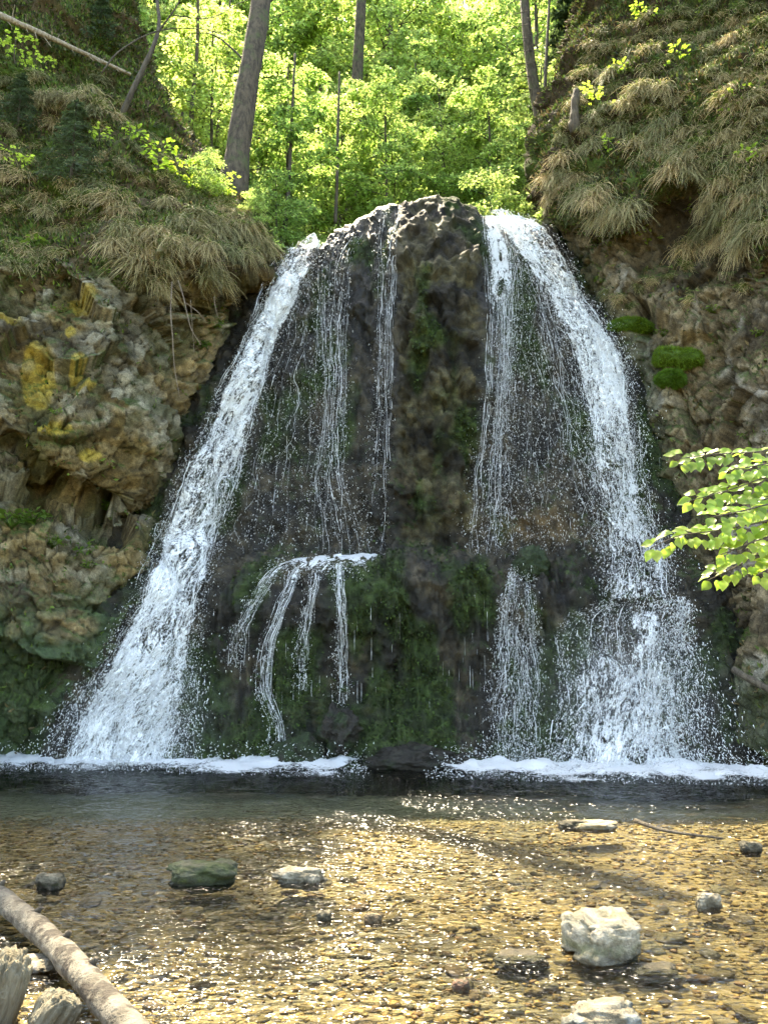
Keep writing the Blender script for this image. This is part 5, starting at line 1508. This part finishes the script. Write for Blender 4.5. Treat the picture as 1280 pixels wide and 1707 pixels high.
# ================================================================== NEAR LEAFY BRANCH
def leaf_mesh(seed):
    rs = np.random.default_rng(seed)
    s_ = np.linspace(0, 1, 8)
    w = np.array([.02, .26, .42, .47, .42, .31, .15, .0]) * .74
    zc = -.16 * s_ ** 2 + .03 * np.sin(s_ * 9 + seed)
    V = []
    for k in range(8):
        V += [(s_[k], -w[k], zc[k] + w[k] * .22), (s_[k], 0, zc[k] - .01), (s_[k], w[k], zc[k] + w[k] * .22)]
    V = np.array(V)
    F = []
    for k in range(7):
        a = k * 3
        F += [(a, a + 1, a + 4, a + 3), (a + 1, a + 2, a + 5, a + 4)]
    tint = 1 + .18 * rs.normal()
    return make_mesh('leaf', V, np.array(F), M['near_leaf'], np.broadcast_to(np.array((tint, tint, tint)), (len(V), 3)))
LEAF = [leaf_mesh(k) for k in range(7)]
YB = 3.5
tw = [[(1420, 700, 3.9), (1340, 735, 3.7), (1270, 752, 3.55), (1190, 757, 3.45), (1122, 766, 3.35)],
      [(1420, 770, 3.8), (1340, 790, 3.65), (1280, 795, 3.5), (1220, 815, 3.4), (1145, 836, 3.3)],
      [(1420, 830, 3.7), (1340, 850, 3.55), (1280, 868, 3.4), (1190, 885, 3.3), (1130, 893, 3.2), (1082, 915, 3.15)],
      [(1420, 900, 3.7), (1330, 905, 3.55), (1280, 915, 3.45), (1225, 945, 3.35), (1178, 968, 3.3)],
      [(1340, 850, 3.55), (1290, 840, 3.35), (1235, 852, 3.2), (1185, 862, 3.1)],
      [(1330, 905, 3.55), (1300, 935, 3.4), (1262, 958, 3.3)],
      [(1340, 735, 3.7), (1300, 765, 3.5), (1250, 778, 3.4), (1205, 785, 3.35)],
      [(1340, 790, 3.65), (1300, 822, 3.5), (1255, 836, 3.4), (1200, 838, 3.35)],
      [(1340, 850, 3.55), (1300, 885, 3.4), (1250, 905, 3.3), (1200, 925, 3.25)]]
TW = [np.stack([unp(*q) for q in p]) for p in tw]
limb = np.stack([unp(1420, 900, 3.7), unp(1425, 830, 3.75), unp(1430, 700, 3.95), unp(1470, 560, 4.3)])
t = thing('leafy_branch', 'fresh green backlit beech branch reaching in from the photo edge close to the camera', 'branch', limb[0])
link('limb', tubes_mesh('limb', [(resample(limb, 16), np.linspace(.018, .024, 16))], M['thin_bark'], limb[0], 6), t)
rl = random.Random(9)
for p in TW:
    twig = link('twig', tubes_mesh('twig', [(resample(p, 20), np.linspace(.006, .0018, 20))], M['thin_bark'], limb[0], 6), t)
    q = resample(p, 60)
    L = np.linalg.norm(np.diff(q, axis=0), axis=1).sum()
    m = int(L / .015)
    for k in range(m):
        f = (k + .6) / m
        if f < .18: continue
        i = min(int(f * 59), 58)
        T_ = unit(q[i + 1] - q[i]); S_ = unit(np.cross(T_, [0, 0, 1.0])) * (1 if k % 2 else -1)
        sg = 1 if k % 2 else -1
        end = k >= m - 1
        side = unit(S_ * .6 + np.array([0, 0, .55 * sg]))
        D_ = unit(T_ * rl.uniform(.35, .9) + side * (.1 if end else rl.uniform(.6, 1.0)) + np.array([0, 0, rl.uniform(-.65, -.1)]))
        off = side * (0 if end else rl.uniform(0, .045)) - np.array([0, 0, rl.uniform(0, .012)])
        up = unit(np.array([rl.gauss(0, .4), rl.gauss(-.9, .4), .8]))
        Sv = unit(np.cross(up, D_)); up = np.cross(D_, Sv)
        R_ = Matrix(((D_[0], Sv[0], up[0]), (D_[1], Sv[1], up[1]), (D_[2], Sv[2], up[2])))
        o = link('leaf', LEAF[rl.randrange(7)], twig, q[i] + off - limb[0], R_.to_euler(), rl.uniform(.044, .066))

# ---- soft mist where the cascades hit
def mist(label, px_, py_, Y_, size, dens):
    m = N('mist')
    v = m.n('ShaderNodeVolumePrincipled'); v.inputs['Color'].default_value = (.95, .97, .98, 1); v.inputs['Density'].default_value = dens
    v.inputs['Anisotropy'].default_value = .3
    m.l(v.outputs[0], m.out.inputs['Volume'])
    o = link('mist', make_mesh('mist', V2_ * np.array(size), F2_, m.m), None, unp(px_, py_, Y_))
    tag(o, label, 'mist', kind='stuff')
for k, q in enumerate((1.15, .85, .55)):
    mist(('outer', 'middle', 'inner')[k] + ' soft mist at the foot of the shaded cascade', 235, 1200, 11.8, (1.3 * q, .42 * q, .85 * q), .06)
    mist(('outer', 'middle', 'inner')[k] + ' soft mist at the foot of the sunlit cascade', 1050, 1170, 11.25, (1.45 * q, .42 * q, 1.2 * q), .06)
